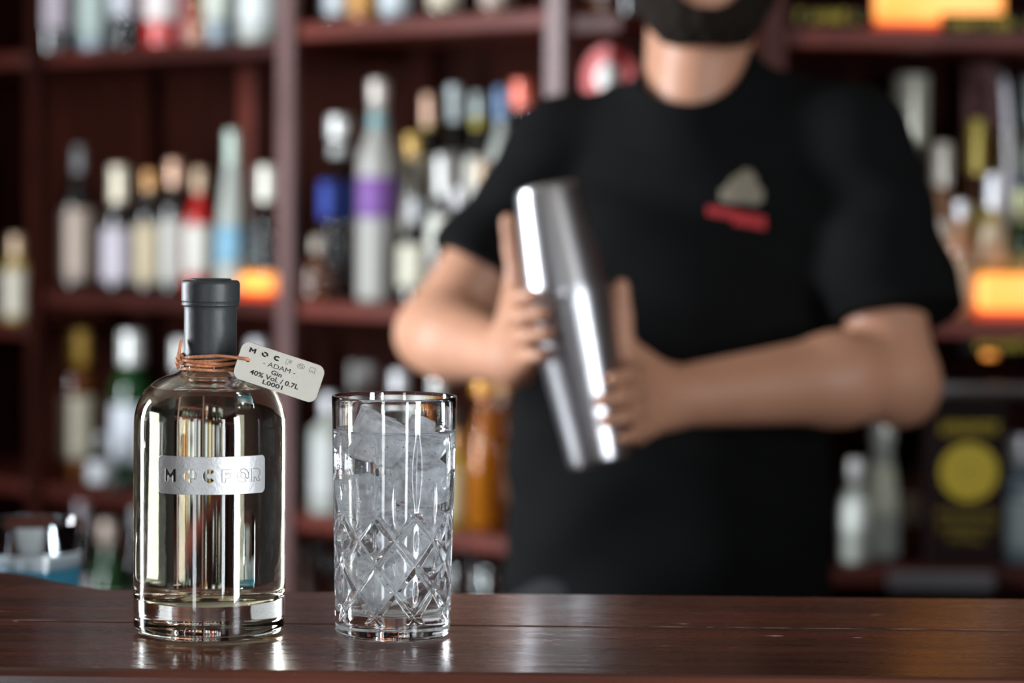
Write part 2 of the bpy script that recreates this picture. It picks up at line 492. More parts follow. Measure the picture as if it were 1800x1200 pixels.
# chipped varnish along the seam: thin pale slivers of bare wood
chips = []
rc = random.Random(3)
def chip(x, L, y, wd):
    n = 7; v = []
    for k in range(n):
        t = k / (n - 1); v.append((x + L * t, y + wd * (0.3 + 0.7 * rc.random()) * math.sin(math.pi * min(max(t, .06), .94)), ZT + .00025))
    for k in reversed(range(n)):
        t = k / (n - 1); v.append((x + L * t, y - wd * (0.3 + 0.7 * rc.random()) * math.sin(math.pi * min(max(t, .06), .94)), ZT + .00025))
    chips.append(pyd(v, [tuple(reversed(range(2 * n)))]))
x = -0.32
while x < 0.62:
    L = rc.uniform(0.004, 0.05)
    if not (-0.22 < x < -0.04): chip(x, L, YSEAM + rc.uniform(-.0004, .0006), rc.uniform(.0003, .0009))
    x += L + rc.uniform(0.001, 0.012)
for cx_, cy_, L, wd in ((.148, 1.392, .012, .0014), (.199, 1.389, .006, .001), (-.045, 1.40, .004, .0008), (.06, 1.36, .004, .0006), (-.29, 1.345, .004, .0008),
                        (-.33, 1.45, .03, .0005), (.22, 1.47, .01, .0006), (.10, 1.43, .008, .001), (.03, 1.33, .003, .0006)):
    chip(cx_, L, cy_, wd)
tag(link('varnish_chips', rel(join(chips), bar), WORN, bar), kind='stuff')

# lower work surface on the bartender's side
wk = empty('work_surface', (0, 1.85, 0)); tag(wk, 'low dark wooden work surface behind the bar counter', 'worktop')
link('worktop_board', rel(box(-1.5, 1.5, 1.68, 2.14, .955, .985, .004), wk), MAHOG, wk)
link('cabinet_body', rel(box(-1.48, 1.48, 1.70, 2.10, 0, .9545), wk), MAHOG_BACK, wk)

# ------------------------------------------------------------------ hero bottle
BX, BY = -0.1735, 1.389
gb = empty('gin_bottle', (BX, BY, ZT + .0004))
tag(gb, 'clear round-shouldered gin bottle with black capped neck and steel plate on the bar counter', 'bottle')
mm = 0.001
outer = smooth_prof([(0, 1.5), (33, 1.5, 3), (37, 0, 2), (43.5, 1.0, 5), (43.6, 60), (43.6, 118, 4), (43.2, 126, 3), (41.3, 133, 3), (37.6, 139.5, 3), (32, 144.6, 3), (25, 148, 3), (18.5, 149.8, 3), (15.0, 152.5, 3), (14.6, 160), (14.6, 190), (13.6, 191)], 5)
inner = smooth_prof([(0, 24), (20, 23, 6), (36, 19, 6), (39.6, 22, 6), (39.9, 60), (39.9, 117, 4), (39.4, 125, 3), (37.6, 131, 3), (34.2, 136.6, 3), (29, 141.2, 3), (22, 144.6, 3), (15, 147, 3), (11.6, 151, 3), (11.2, 160), (11.2, 190), (13.6, 191)], 5)
lvl = 139.5                                      # fill level; below it the inner wall is a glass-to-gin boundary
k0 = max(i for i, (r, z) in enumerate(inner) if z < lvl)
rl = inner[k0][0] + (inner[k0 + 1][0] - inner[k0][0]) * (lvl - inner[k0][1]) / (inner[k0 + 1][1] - inner[k0][1])
prof = [(r * mm, z * mm) for r, z in outer] + [(r * mm, z * mm) for r, z in reversed(inner[k0 + 1:-1])] + [(rl * mm, lvl * mm)]
link('glass_body', lathe(prof, 128), CLEAR, gb, True)
def liquid(name, pts, n, wall_mat, top_mat, parent):
    me = lathe(pts, n); o = link(name, me, wall_mat, parent, True); me.materials.append(top_mat)
    zt = pts[-1][1] - 1e-6
    for p_ in me.polygons:
        if all(me.vertices[i].co.z >= zt for i in p_.vertices): p_.material_index = 1
    return o
lp = [(0, inner[0][1])] + inner[1:k0 + 1] + [(rl, lvl), (rl - 1.0, lvl - .4), (0, lvl - .4)]
liquid('gin', [(r * mm, z * mm) for r, z in lp], 128, GIN, GIN_TOP, gb)
cp = smooth_prof([(14.9, 153.5), (15.15, 154, .3), (15.1, 186, .5), (15.4, 188.2, .6), (16.5, 188.4, .3), (16.6, 189.6, .3), (16.2, 190.3, .3), (16.7, 191, .4), (16.8, 201, .6), (16.0, 202.8, .8), (12.0, 202.9, .3), (11.6, 203.8, .3), (0, 203.8)], 3)
cpi = [(0, 191.3), (14.75, 191.2), (14.75, 153.5)]
link('capsule', lathe([(r * mm, z * mm) for r, z in [cpi[2]] + cp + cpi[:1] + cpi[1:]][:-1] + [(14.75 * mm, 191.2 * mm), (14.75 * mm, 153.5 * mm)], 96), CAPSULE, gb, True)
capo = gb.children[-1]
m_ = capo.modifiers.new('edges', 'EDGE_SPLIT'); m_.split_angle = R(40)

# steel plate with cut-out letters, bent round the body
PR, PW, PH, PC, PZ = 0.0442, 0.0657, 0.0214, R(8.8), 0.0948
def bend(me, off=0.0):
    for v in me.vertices:
        a = PC + v.co.x / PR; r = PR + off - v.co.y
        v.co = Vector((math.sin(a) * r, -math.cos(a) * r, PZ + v.co.z))
    return me
LX = [-0.0245, -0.0125, -0.0018, 0.0085, 0.0178, 0.0262]
LH, LW = 0.0072, 0.0068
def inside_poly(poly, X, Z):
    r = np.zeros(X.shape, bool); n = len(poly)
    for i in range(n):
        (ax, az), (bx, bz) = poly[i], poly[i - 1]
        if az == bz: continue
        r ^= ((az > Z) != (bz > Z)) & (X < (bx - ax) * (Z - az) / (bz - az) + ax)
    return r
def grid_plate(outer_, holes, st, thick):
    xs = np.arange(-PW / 2, PW / 2 + st, st); zs_ = np.arange(-PH / 2, PH / 2 + st, st)
    Xc, Zc = np.meshgrid((xs[:-1] + xs[1:]) / 2, (zs_[:-1] + zs_[1:]) / 2, indexing='ij')
    keep = inside_poly(outer_, Xc, Zc)
    for h in holes: keep &= ~inside_poly(h, Xc, Zc)
    nz = len(zs_); idx = {}; v = []; f = []
    def vid(i, j):
        if (i, j) not in idx: idx[(i, j)] = len(v); v.append((xs[i], 0, zs_[j]))
        return idx[(i, j)]
    for i, j in np.argwhere(keep): f.append((vid(i, j), vid(i + 1, j), vid(i + 1, j + 1), vid(i, j + 1)))
    return pyd(v, f)
holes = []
for ch, x in zip('MOC', LX[:3]): holes += glyph_loops(ch, x, -0.0002, LH, LW)
plate = link('metal_plate', bend(grid_plate(rrect(PW, PH, 0.0028, 5), holes, 0.00024, 0)), STEEL, gb, True)
sm_ = plate.modifiers.new('thickness', 'SOLIDIFY'); sm_.thickness = 0.0004; sm_.offset = -1
for ch, x in zip('FOR', LX[3:]):
    ts = []
    for lp_ in glyph_loops(ch, x, -0.0002, LH, LW):
        pts = []
        for i, p in enumerate(lp_):
            q = lp_[(i + 1) % len(lp_)]; pts += [Vector((p[0], 0, p[1])), Vector(((p[0] + q[0]) / 2, 0, (p[1] + q[1]) / 2))]
        ts.append(tube(pts, 0.00022, 5, True))
    link('engraved_letter', bend(join(ts), 0.0000), STEEL_ENG, plate)

# cord and tag
cordz = 0.1560
pts = []
for k in range(0, 3 * 40 + 1):
    a = 2 * math.pi * k / 40 + R(200)
    z = cordz - 0.0042 + 0.0030 * k / 40 * .9 + 0.0006 * math.sin(a * 2 + k * .02)
    rr = 0.0163 + 0.0006 * math.sin(3.1 * a)
    if z < 0.1545: rr = max(rr, 0.0168)
    pts.append((math.cos(a) * rr, math.sin(a) * rr, z))
loops_m = tube(pts, 0.00095, 8)
TAGO = Vector((0.0423, -0.0285, 0.1523)); TA = R(-17.8)
def tagpt(x, z, y=0.0):
    return TAGO + Vector((x * math.cos(TA) - z * math.sin(TA), y, x * math.sin(TA) + z * math.cos(TA)))
hole = (-0.0188, 0.0011)
hp = tagpt(*hole)
strand = [(-0.0155, -0.0060, 0.1585), (-0.0105, -0.0135, 0.1592), (-0.002, -0.0182, 0.1600), (0.008, -0.0215, 0.1606), (hp.x - .003, hp.y - .0014, hp.z + .0008), (hp.x + .0002, hp.y + .0002, hp.z), (hp.x + .001, hp.y + .003, hp.z - .001), (0.012, -0.0185, 0.1560), (0.0, -0.0178, 0.1562), (-0.012, -0.0125, 0.1572), (-0.0160, -0.0060, 0.1580)]
def catmull(P, n=6):
    P = [Vector(p) for p in P]; out = []
    for i in range(len(P) - 1):
        a, b, c, d = P[max(i - 1, 0)], P[i], P[i + 1], P[min(i + 2, len(P) - 1)]
        for k in range(n):
            t = k / n; out.append(0.5 * (2 * b + (c - a) * t + (2 * a - 5 * b + 4 * c - d) * t * t + (3 * b - a - 3 * c + d) * t ** 3))
    return out + [P[-1]]
knot = [(-0.0165, -0.0050, 0.1600), (-0.0182, -0.0075, 0.1570), (-0.0163, -0.0092, 0.1552), (-0.0140, -0.0098, 0.1575), (-0.0155, -0.0090, 0.1598), (-0.0180, -0.0072, 0.1588), (-0.0186, -0.0065, 0.1555), (-0.0176, -0.0072, 0.1525)]
tail = [(-0.0160, -0.0085, 0.1570), (-0.0172, -0.0088, 0.1595), (-0.0166, -0.0090, 0.1630), (-0.0160, -0.0085, 0.1672), (-0.0157, -0.0083, 0.1690)]
link('cord', join([loops_m, tube(catmull(strand), 0.00095, 8), tube(catmull(knot), 0.00105, 8), tube(catmull(tail), 0.0010, 8)]), CORD, gb, True)

def place_tag(me):
    for v in me.vertices: v.co = tagpt(v.co.x, v.co.z, v.co.y)
    return me
hl = [(hole[0] + 0.0014 * math.cos(R(30 * k)), hole[1] + 0.0014 * math.sin(R(30 * k))) for k in range(12)]
tg = link('hang_tag', place_tag(fill2d([rrect(0.0490, 0.0218, 0.0046, 6), hl], 0.0006)), TAGFACE, gb)
bk = fill2d([rrect(0.0492, 0.0220, 0.0047, 6), hl], 0.0011)
for v in bk.vertices: v.co.y += 0.00065
link('tag_backing', place_tag(bk), TAGEDGE, tg)
GX = [-0.0178, -0.0106, -0.0034, 0.0037, 0.0108, 0.0178]
for i, ch in enumerate('MOCFOR'):
    lps = glyph_loops(ch, GX[i], 0.0070, 0.0028, 0.0038)
    if i < 3:
        me = join([fill2d([l]) for l in lps])
        for v in me.vertices: v.co.y -= 0.00012
        link('letter', place_tag(me), INK, tg)
    else:
        me = join([tube([Vector((p[0], -0.0001, p[1])) for p in l], 0.00012, 5, True) for l in lps])
        link('letter', place_tag(me), INKGREY, tg)
for s_, x, z, wd, hg_ in (('- ADAM -', -0.0005, 0.0024, 0.0190, 0.0026), ('Gin', -0.0010, -0.0013, 0.0062, 0.0026), ('40% Vol. / 0.7L', -0.0012, -0.0047, 0.0288, 0.0029), ('L0001', -0.0012, -0.0079, 0.0117, 0.0026)):
    me = text_mesh(s_, 1.0, 0.0 if s_[0] == '-' else 0.022)
    X_ = [v.co.x for v in me.vertices]; Z_ = [v.co.z for v in me.vertices]
    kx = wd / (max(X_) - min(X_)); kz = hg_ / (max(Z_) - min(Z_)); cx0, cz0 = (max(X_) + min(X_)) / 2, (max(Z_) + min(Z_)) / 2
    for v in me.vertices: v.co = Vector(((v.co.x - cx0) * kx + x, -0.00012, (v.co.z - cz0) * kz + z))
    link('print_line', place_tag(me), INK, tg)

# ------------------------------------------------------------------ cut-crystal highball
GXc, GYc = -0.0673, 1.387
hg = empty('highball_glass', (GXc, GYc, ZT + .0004))
tag(hg, 'cut crystal highball glass with diamond pattern holding ice and soda', 'drinking glass')
GH, RT, RB = 0.1375, 0.0360, 0.0331
NT = 540
zs = np.concatenate([np.linspace(0.0035, 0.124, 300), np.linspace(0.1255, GH - .0006, 8)])
th = np.linspace(0, 2 * np.pi, NT, endpoint=False)
TH, ZZ = np.meshgrid(th, zs)
RR = RB + (RT - RB) * ZZ / GH
# angle measured from the front (-Y) so the pattern stands as in the photo
phi = np.degrees(TH) - 270.0
A = (phi - 24.9) / 20.0; Bv = (ZZ - 0.072) / 0.0144
def wrapd(v): return np.abs(v - 2 * np.round(v / 2))
d1 = wrapd(A + Bv) * 0.00917; d2 = wrapd(A - Bv) * 0.00917
def groove(d, wd, dep): return dep * np.clip(1 - d / wd, 0, 1)
lim = np.clip((0.0735 - ZZ) / 0.003, 0, 1) * np.clip((ZZ - 0.0095) / 0.004, 0, 1)
dep = np.maximum(groove(d1, 0.0024, 0.0015), groove(d2, 0.0024, 0.0015)) * lim
def spindle(amod, zc, hl_, wd, dp):
    da = A - amod; da = np.abs(da - 2 * np.round(da / 2)) * 0.0119
    t = 1 - ((ZZ - zc) / hl_) ** 2
    wloc = wd * np.clip(t, 0, 1) + 1e-9
    return dp * np.clip(t, 0, 1) * np.clip(1 - da / wloc, 0, 1)
dep = np.maximum(dep, spindle(0, 0.0965, 0.0235, 0.0026, 0.0011))
dep = np.maximum(dep, spindle(1, 0.079, 0.0155, 0.0024, 0.0011))
for k_, zc in ((0, 0.0576), (1, 0.0432), (0, 0.0288)):
    dep = np.maximum(dep, spindle(k_, zc, 0.0065, 0.0012, 0.0008))
RR = RR - dep
# stack of rings: bottom, outer, rim, inner
def ringset(r, z): return np.stack([r * np.cos(th), r * np.sin(th), np.full(NT, z)], 1)
rings = [ringset(np.full(NT, r), z) for r, z in ((0.012, 0.0012), (0.024, 0.0010), (0.0285, 0.0), (0.0310, 0.0), (0.0325, 0.0008), (0.0331, 0.0022))]
for i, z in enumerate(zs): rings.append(ringset(RR[i], z))
wall = 0.0019
rin = lambda z: RB + (RT - RB) * z / GH - wall - 0.0024 * np.clip((0.078 - z) / 0.02, 0, 1)
for k in range(1, 6):
    a = math.pi * k / 6
    rings.append(ringset(np.full(NT, RT - wall / 2 + wall / 2 * math.cos(a)), GH - .0006 + .0009 * math.sin(a)))
zi = [GH - .0006, .13, .122, .115, .105, .095, .085, .078, .073, .068, .063, .058, .05, .04, .03, .022, .018]
LZ = 0.1190                                      # fill level
for z in [z for z in zi if z > LZ] + [LZ]: rings.append(ringset(np.full(NT, float(rin(z))), z))
V = np.concatenate(rings); NR = len(rings)
faces = []
i = np.arange(NT); j = (i + 1) % NT
Q = np.concatenate([np.stack([k * NT + i, k * NT + j, (k + 1) * NT + j, (k + 1) * NT + i], 1) for k in range(NR - 1)])
vv = [tuple(p) for p in V] + [(0, 0, 0.0012)]
ff = [tuple(q) for q in Q.tolist()]
c0 = len(V)
ff += [(c0, int(b), int(a)) for a, b in zip(i, j)]
link('cut_glass', pyd(vv, ff), CRYSTAL, hg, True)
sp = [(0, 0.0125), (0.012, 0.0125), (0.022, 0.0130), (0.0255, 0.0138), (0.0275, 0.0155)] + [(float(rin(z)), z) for z in reversed(zi) if z < LZ]
sp += [(float(rin(LZ)), LZ), (float(rin(LZ)) - .0009, LZ - .0005), (0, LZ - .0005)]
liquid('soda', sp, NT, SODA, SODA_TOP, hg)

# ice: rounded irregular chunks, cloudy inside
def ice_mat():
    m = bpy.data.materials.new('cloudy_ice'); m.use_nodes = True
    nt = m.node_tree; nt.nodes.clear()
    o = nt.nodes.new('ShaderNodeOutputMaterial'); mx = nt.nodes.new('ShaderNodeMixShader')
    g = nt.nodes.new('ShaderNodeBsdfGlass'); g.inputs['IOR'].default_value = 1.14; g.inputs['Roughness'].default_value = 0.10
    g.inputs['Color'].default_value = (.98, .99, 1, 1)
    t = nt.nodes.new('ShaderNodeBsdfTranslucent'); t.inputs[0].default_value = (.92, .94, .96, 1)
    df = nt.nodes.new('ShaderNodeBsdfDiffuse'); df.inputs[0].default_value = (.85, .87, .89, 1)
    m2 = nt.nodes.new('ShaderNodeMixShader'); m2.inputs[0].default_value = 0.5
    nt.links.new(t.outputs[0], m2.inputs[1]); nt.links.new(df.outputs[0], m2.inputs[2])
    tc = nt.nodes.new('ShaderNodeTexCoord'); n = nt.nodes.new('ShaderNodeTexNoise'); n.inputs['Scale'].default_value = 90; n.inputs['Detail'].default_value = 5
    nt.links.new(tc.outputs['Object'], n.inputs['Vector'])
    mr = nt.nodes.new('ShaderNodeMapRange'); mr.inputs[1].default_value = .36; mr.inputs[2].default_value = .68; mr.inputs[3].default_value = .30; mr.inputs[4].default_value = .95
    nt.links.new(n.outputs['Fac'], mr.inputs[0]); nt.links.new(mr.outputs[0], mx.inputs[0])
    nt.links.new(g.outputs[0], mx.inputs[1]); nt.links.new(m2.outputs[0], mx.inputs[2])
    bp = nt.nodes.new('ShaderNodeBump'); bp.inputs['Strength'].default_value = .35; bp.inputs['Distance'].default_value = .002
    nt.links.new(n.outputs['Fac'], bp.inputs['Height'])
    for s in (g, df): nt.links.new(bp.outputs[0], s.inputs['Normal'])
    nt.links.new(mx.outputs[0], o.inputs[0]); return m
ICE = ice_mat()
def ice_chunk(sx, sy, sz, seed, cut=None):
    rr = random.Random(seed); bm = bmesh.new()
    bmesh.ops.create_cube(bm, size=1.0)
    for v in bm.verts:
        v.co = Vector((v.co.x * sx * rr.uniform(.78, 1.08), v.co.y * sy * rr.uniform(.78, 1.08), v.co.z * sz * rr.uniform(.78, 1.08)))
    bmesh.ops.bevel(bm, geom=list(bm.edges), offset=0.0030, segments=3, affect='EDGES', profile=0.6)
    bmesh.ops.triangulate(bm, faces=bm.faces)
    bmesh.ops.subdivide_edges(bm, edges=bm.edges, cuts=1, use_grid_fill=True)
    for v in bm.verts: v.co += Vector((rr.gauss(0, 1), rr.gauss(0, 1), rr.gauss(0, 1))) * 0.00022
    me = bpy.data.meshes.new('ice'); bm.to_mesh(me); bm.free(); return me
for (x, y, z, sx, sy, sz, rx, ry, rz, lab) in (
        (-.0100, -.004, .1130, .030, .028, .027, 12, 20, 25, 'largest ice cube standing proud of the soda in the highball glass'),
        (.0125, .010, .1125, .018, .020, .022, 40, 25, 10, 'small tilted ice shard poking out of the soda beside the largest cube'),
        (.0135, -.0055, .0900, .024, .026, .026, 15, -12, 35, 'ice cube just under the soda surface below the small shard'),
        (-.0125, .0020, .0795, .024, .026, .026, -18, 10, 60, 'ice cube directly below the largest cube in the highball glass'),
        (.0085, .0060, .0580, .025, .026, .028, 22, 14, 15, 'ice cube in the middle of the highball behind the diamond cuts'),
        (-.0070, -.0040, .0330, .026, .026, .028, 8, -22, 40, 'lowest ice cube near the foot of the highball glass')):
    o = link('ice_cube', ice_chunk(sx, sy, sz, int(abs(x * 1e5) + z * 1e5)), ICE, None, True)
    o.location = Vector((GXc + x, GYc + y, ZT + z)); o.rotation_euler = (R(rx), R(ry), R(rz))
    tag(o, lab, 'ice cube', 'ice cubes in the highball glass')
# bubbles
bub = glass('bubble_film', (1, 1, 1), 0.77)
cloud(bub, .30)
ico = bmesh.new(); bmesh.ops.create_icosphere(ico, subdivisions=1, radius=1.0)
iv = np.array([v.co[:] for v in ico.verts]); ifc = [tuple(v.index for v in f.verts) for f in ico.faces]; ico.free()
bv, bf = [], []
rb = random.Random(11)
for k in range(1500):
    z = 0.016 + (LZ - 0.019) * rb.random() ** 0.7
    near = rb.random() < 0.75
    rmax = float(rin(z)) - .0009
    r_ = rmax - abs(rb.gauss(0, .0008)) if near else rmax * math.sqrt(rb.random())
    a = rb.uniform(0, 2 * math.pi); s_ = rb.choice((.0002, .00025, .0003, .0004, .0005, .0007))
    base = len(bv)
    c = np.array((r_ * math.cos(a), r_ * math.sin(a), z))
    bv += (iv * s_ + c).tolist(); bf += [tuple(base + q for q in f) for f in ifc]
tag(link('bubbles', pyd(bv, bf), bub, hg, True), kind='stuff')

# ------------------------------------------------------------------ tumbler on the work surface
tx, ty = -0.392, 1.965
tb = empty('tumbler', (tx, ty, .985)); tag(tb, 'straight clear tumbler half filled with pale blue drink behind the bar counter', 'drinking glass')
TG = glass('tumbler_glass', (.97, .985, .99), 1.48)
BLUE = mat('pale_blue_drink', (0.10, 0.52, 0.75), 0.08, trans=0.1, ior=1.34, emit=None)
link('tumbler_glass', lathe([(0, 0), (.036, 0), (.038, .002), (.0425, .1020), (.0415, .1028), (.0405, .1020), (.0362, .008), (0, .007)], 64), TG, tb, True)
link('drink', lathe([(0, .0072), (.0360, .0082), (.0390, .066), (.0385, .066), (0, .066)], 64), BLUE, tb, True)
PALE_LAYER = mat('white_layer', (.75, .82, .86), .5, vary=.1)  # plain white layer on top of the drink
link('drink_top', lathe([(0, .0662), (.0389, .0662), (.0395, .079), (.038, .0805), (0, .0805)], 64), PALE_LAYER, tb, True)

# ------------------------------------------------------------------ back bar shelving
CA, SA = 0.7809, 0.6247                       # the unit stands turned 38.7 degrees to the counter
unit = empty('back_bar_shelving', (0, 4.0, 0), math.atan2(-SA, CA))
tag(unit, 'dark mahogany back bar shelving with slim uprights turned towards the windows', 'shelving unit')
SL, SA_, SB, SR = -1.2345, -0.510, 0.0926, 0.215
DEP = 0.30
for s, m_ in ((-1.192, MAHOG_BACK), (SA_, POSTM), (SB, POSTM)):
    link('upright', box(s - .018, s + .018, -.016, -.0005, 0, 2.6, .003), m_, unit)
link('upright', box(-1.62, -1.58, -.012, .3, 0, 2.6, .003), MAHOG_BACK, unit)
BAYS = {'a': (SL, SA_ - .001), 'b': (SA_ + .001, SB - .001), 'c': (SB + .001, SR), 'd': (-1.579, SL - .001)}
LEV = {'a': (.45, .80, 1.18, 1.645, 2.12), 'b': (.615, .80, 1.18, 1.672, 2.12), 'c': (.45, .80, 1.18, 1.66, 2.12), 'd': (.45, .80, 1.112, 1.645, 2.12)}
for b, (s0, s1) in BAYS.items():
    for z in LEV[b]:
        link('shelf', box(s0, s1, 0, DEP, z - .028, z, .003), MAHOG_RED if b == 'b' else MAHOG, unit)
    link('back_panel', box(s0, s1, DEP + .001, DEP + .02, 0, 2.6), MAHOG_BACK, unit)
link('back_batten', box(-.925, -.885, DEP - .018, DEP, 1.2, 1.616, .003), MAHOG_RED, unit)
link('riser_step', box(BAYS['b'][0] + .1, BAYS['b'][1], .17, DEP - .002, 1.1805, 1.265, .002), MAHOG, unit)

def spot(px, q, py=400):
    """place on the turned unit, q metres behind its front edge, along the sight line of a pixel column"""
    u = (px + (py - 600) * .0105 - 900) / FPX
    s = (u * (4 + CA * q) - SA * q) / (CA + SA * u)
    return Vector((s * CA + q * SA, 4 - s * SA + q * CA, 0))

# right-hand unit, parallel to the counter
UR = (0.41, 3.86)
unit2 = empty('back_bar_cabinet', (UR[0], UR[1], 0)); tag(unit2, 'mahogany back bar shelves with black and yellow lettered shelf edges', 'shelving unit')
W2 = 1.0
for s in (0.0, W2):
    link('upright', box(s - .02, s + .02, -.012, .3, 0, 2.6, .003), MAHOG, unit2)
for z in (.42, .78, 1.18, 1.640, 2.12):
    link('shelf', box(.021, W2 - .021, 0, DEP, z - .03, z, .003), MAHOG_RED if z > 1 else MAHOG, unit2)
link('back_panel', box(-.02, W2 + .02, DEP + .001, DEP + .02, 0, 2.6), MAHOG_BACK, unit2)
BLACK = mat('black_strip', (.006, .006, .007), .6, spec=.12, vary=.1)
YEL = mat('yellow_print', (.42, .31, .012), .5, vary=.2)
def lettered_strip(parent, x0, x1, y, z0, z1, seed):
    o = link('shelf_edge_strip', box(x0, x1, y - .004, y, z0, z1), BLACK, parent)
    rr = random.Random(seed); x = x0 + .012; ms = []
    hh = z1 - z0
    while x < x1 - .02:
        wd = rr.uniform(.006, .010)
        if rr.random() < .86:
            ms.append(box(x, x + .0028, y - .0052, y - .0041, z0 + hh * .22, z1 - hh * .2))
            k = rr.choice((.25, .5, .72)); ms.append(box(x + .0028, x + wd, y - .0052, y - .0041, z0 + hh * k, z0 + hh * k + .004))
            if rr.random() < .5: ms.append(box(x + wd - .0024, x + wd, y - .0052, y - .0041, z0 + hh * .22, z0 + hh * (k if k > .3 else .8)))
        x += wd + .0032
    tag(link('lettering', join(ms), YEL, o), kind='stuff')
lettered_strip(unit2, .025, .155, -.0005, 1.641, 1.672, 5)
lettered_strip(unit2, .265, W2 - .03, -.0005, 1.634, 1.664, 6)
lettered_strip(unit2, .31, W2 - .03, -.0005, 1.127, 1.149, 8)
link('metal_rail', tube([(.05, -.02, 1.068), (W2 - .05, -.02, 1.068)], .012, 12), CHROME, unit2, True)
def xr(px, q, py=400): return ((px + (py - 600) * .0105 - 900) / FPX) * (UR[1] + q)

# ------------------------------------------------------------------ shelf bottles
GL = {
    'clear': glass('flint_glass', (.93, .95, .95), 1.42),
    'frost': mat('frosted_pale_glass', (.62, .66, .60), .35, trans=.35, ior=1.4, vary=.05),
    'grey': mat('frosted_grey_glass', (.50, .49, .45), .35, trans=.2, ior=1.4, vary=.05),
    'dark': mat('near_black_glass', (.012, .011, .010), .06, coat=.6),
    'green': mat('deep_green_glass', (.012, .10, .025), .05, trans=.55, ior=1.45, coat=.4),
    'amber': mat('amber_spirit', (.85, .30, .02), .05, trans=.7, ior=1.4, coat=.4),
    'brown': mat('brown_spirit', (.20, .06, .012), .05, trans=.5, ior=1.4, coat=.4),
    'red': mat('red_spirit', (.62, .02, .015), .08, trans=.25, ior=1.4, coat=.4),
    'blue': mat('blue_tint_glass', (.45, .58, .66), .06, trans=.6, ior=1.4, coat=.3),
    'navy': mat('navy_glass', (.01, .035, .09), .08, coat=.4),
    'peach': mat('peach_tint_spirit', (.75, .42, .24), .06, trans=.6, ior=1.38, coat=.4),
    'gold': mat('golden_spirit', (.80, .58, .14), .06, trans=.6, ior=1.38, coat=.4),
}
def paper(c): return mat('paper_%d_%d_%d' % tuple(int(255 * q) for q in c), c, .55, vary=.18, vscale=60)
PC_ = {}
def pap(c):
    if c not in PC_: PC_[c] = paper(c)
    return PC_[c]
CAPC = {}
def capm(c):
    if c not in CAPC: CAPC[c] = mat('cap_%d_%d_%d' % tuple(int(255 * q) for q in c), c, .22, 0.25, coat=.5, vary=.06)
    return CAPC[c]
SHAPES = {   # (r / R, z / H) with rounding
    'wine': [(0, .012), (.8, 0, .02), (1, .015, .03), (1, .60, .12), (.36, .76, .10), (.34, .985, .01), (0, .985)],
    'tall': [(0, .012), (.85, 0, .02), (1, .02, .03), (1, .66, .08), (.45, .76, .06), (.38, .985, .01), (0, .985)],
    'round': [(0, .012), (.85, 0, .02), (1, .02, .05), (1, .62, .16), (.38, .74, .05), (.36, .985, .01), (0, .985)],
    'square': [(0, .012), (.9, 0, .02), (1, .015, .02), (1, .70, .03), (.42, .77, .03), (.38, .985, .01), (0, .985)],
    'slope': [(0, .012), (.9, 0, .02), (1, .02, .03), (.96, .40, .3), (.40, .82, .2), (.36, .985, .01), (0, .985)],
    'squat': [(0, .02), (.85, 0, .03), (1, .04, .08), (1, .55, .2), (.34, .70, .08), (.32, .985, .01), (0, .985)],
}
nb_count = [0]
def bottle(loc, H, Rb, shape, gl, labcol, capcol, text, lab=(.12, .5), capl=.16, capw=1.18, name='bottle', grp='bottles on the back bar', face=None, neckband=None):
    root = empty(name, loc); tag(root, text, 'bottle', grp)
    fa = math.atan2(EYE.y - loc[1], EYE.x - loc[0]) if face is None else face
    prof = smooth_prof([(r * Rb, z * H, (p[0] * H if p else 0)) for r, z, *p in SHAPES[shape]], 5)
    link('glass_body', lathe(prof, 32), GL[gl], root, True)
    def rad(z): return float(np.interp(z, [p[1] for p in prof[2:-1]], [p[0] for p in prof[2:-1]]))
    def band(z0, z1, a0, a1, m, nm, off=.0006):
        n, k = 20, 6; v = []; f = []
        for q in range(k + 1):
            z = z0 + (z1 - z0) * q / k; r = rad(z) + off
            for i in range(n + 1):
                a = fa + a0 + (a1 - a0) * i / n; v.append((r * math.cos(a), r * math.sin(a), z))
        for q in range(k):
            for i in range(n): f.append((q * (n + 1) + i, q * (n + 1) + i + 1, (q + 1) * (n + 1) + i + 1, (q + 1) * (n + 1) + i))
        o = link(nm, pyd(v, f), m, root, True)
        sm = o.modifiers.new('thickness', 'SOLIDIFY'); sm.thickness = .0004; sm.offset = 1
        return o
    if labcol:
        band(lab[0] * H, lab[1] * H, -1.25, 1.25, pap(labcol), 'paper_label')
    if neckband:
        band(.78 * H, .84 * H, -math.pi, math.pi, pap(neckband), 'neck_band')
    if capcol:
        rn = rad(.95 * H) * capw
        link('cap', lathe(smooth_prof([(0, H * (1 - capl)), (rn * .98, H * (1 - capl), .001), (rn, H * (1 - capl) + .002, .001), (rn, H - .002, .003), (0, H)], 3), 24), capm(capcol), root, True)
    nb_count[0] += 1
    return root
WHT = (.74, .75, .72); CRM = (.62, .56, .42); TAN = (.48, .33, .20); BEI = (.50, .40, .33); MAU = (.42, .37, .40); GRY = (.32, .33, .34)
SIL = (.62, .62, .64); GOLD = (.55, .34, .06); BLK = (.012, .012, .012); RED = (.55, .025, .02); CORAL = (.80, .16, .10); LBL = (.22, .46, .62); BLU = (.03, .07, .40); PUR = (.22, .09, .36); TEAL = (.22, .42, .44); OCH = (.55, .27, .07); PEA = (.70, .42, .28); YEL_ = (.50, .42, .03); PGR = (.45, .55, .47)

def U(px, q, z, *a, py=400, **k):
    p = spot(px, q, py); p.z = z + .0003
    return bottle(p, *a, **k)
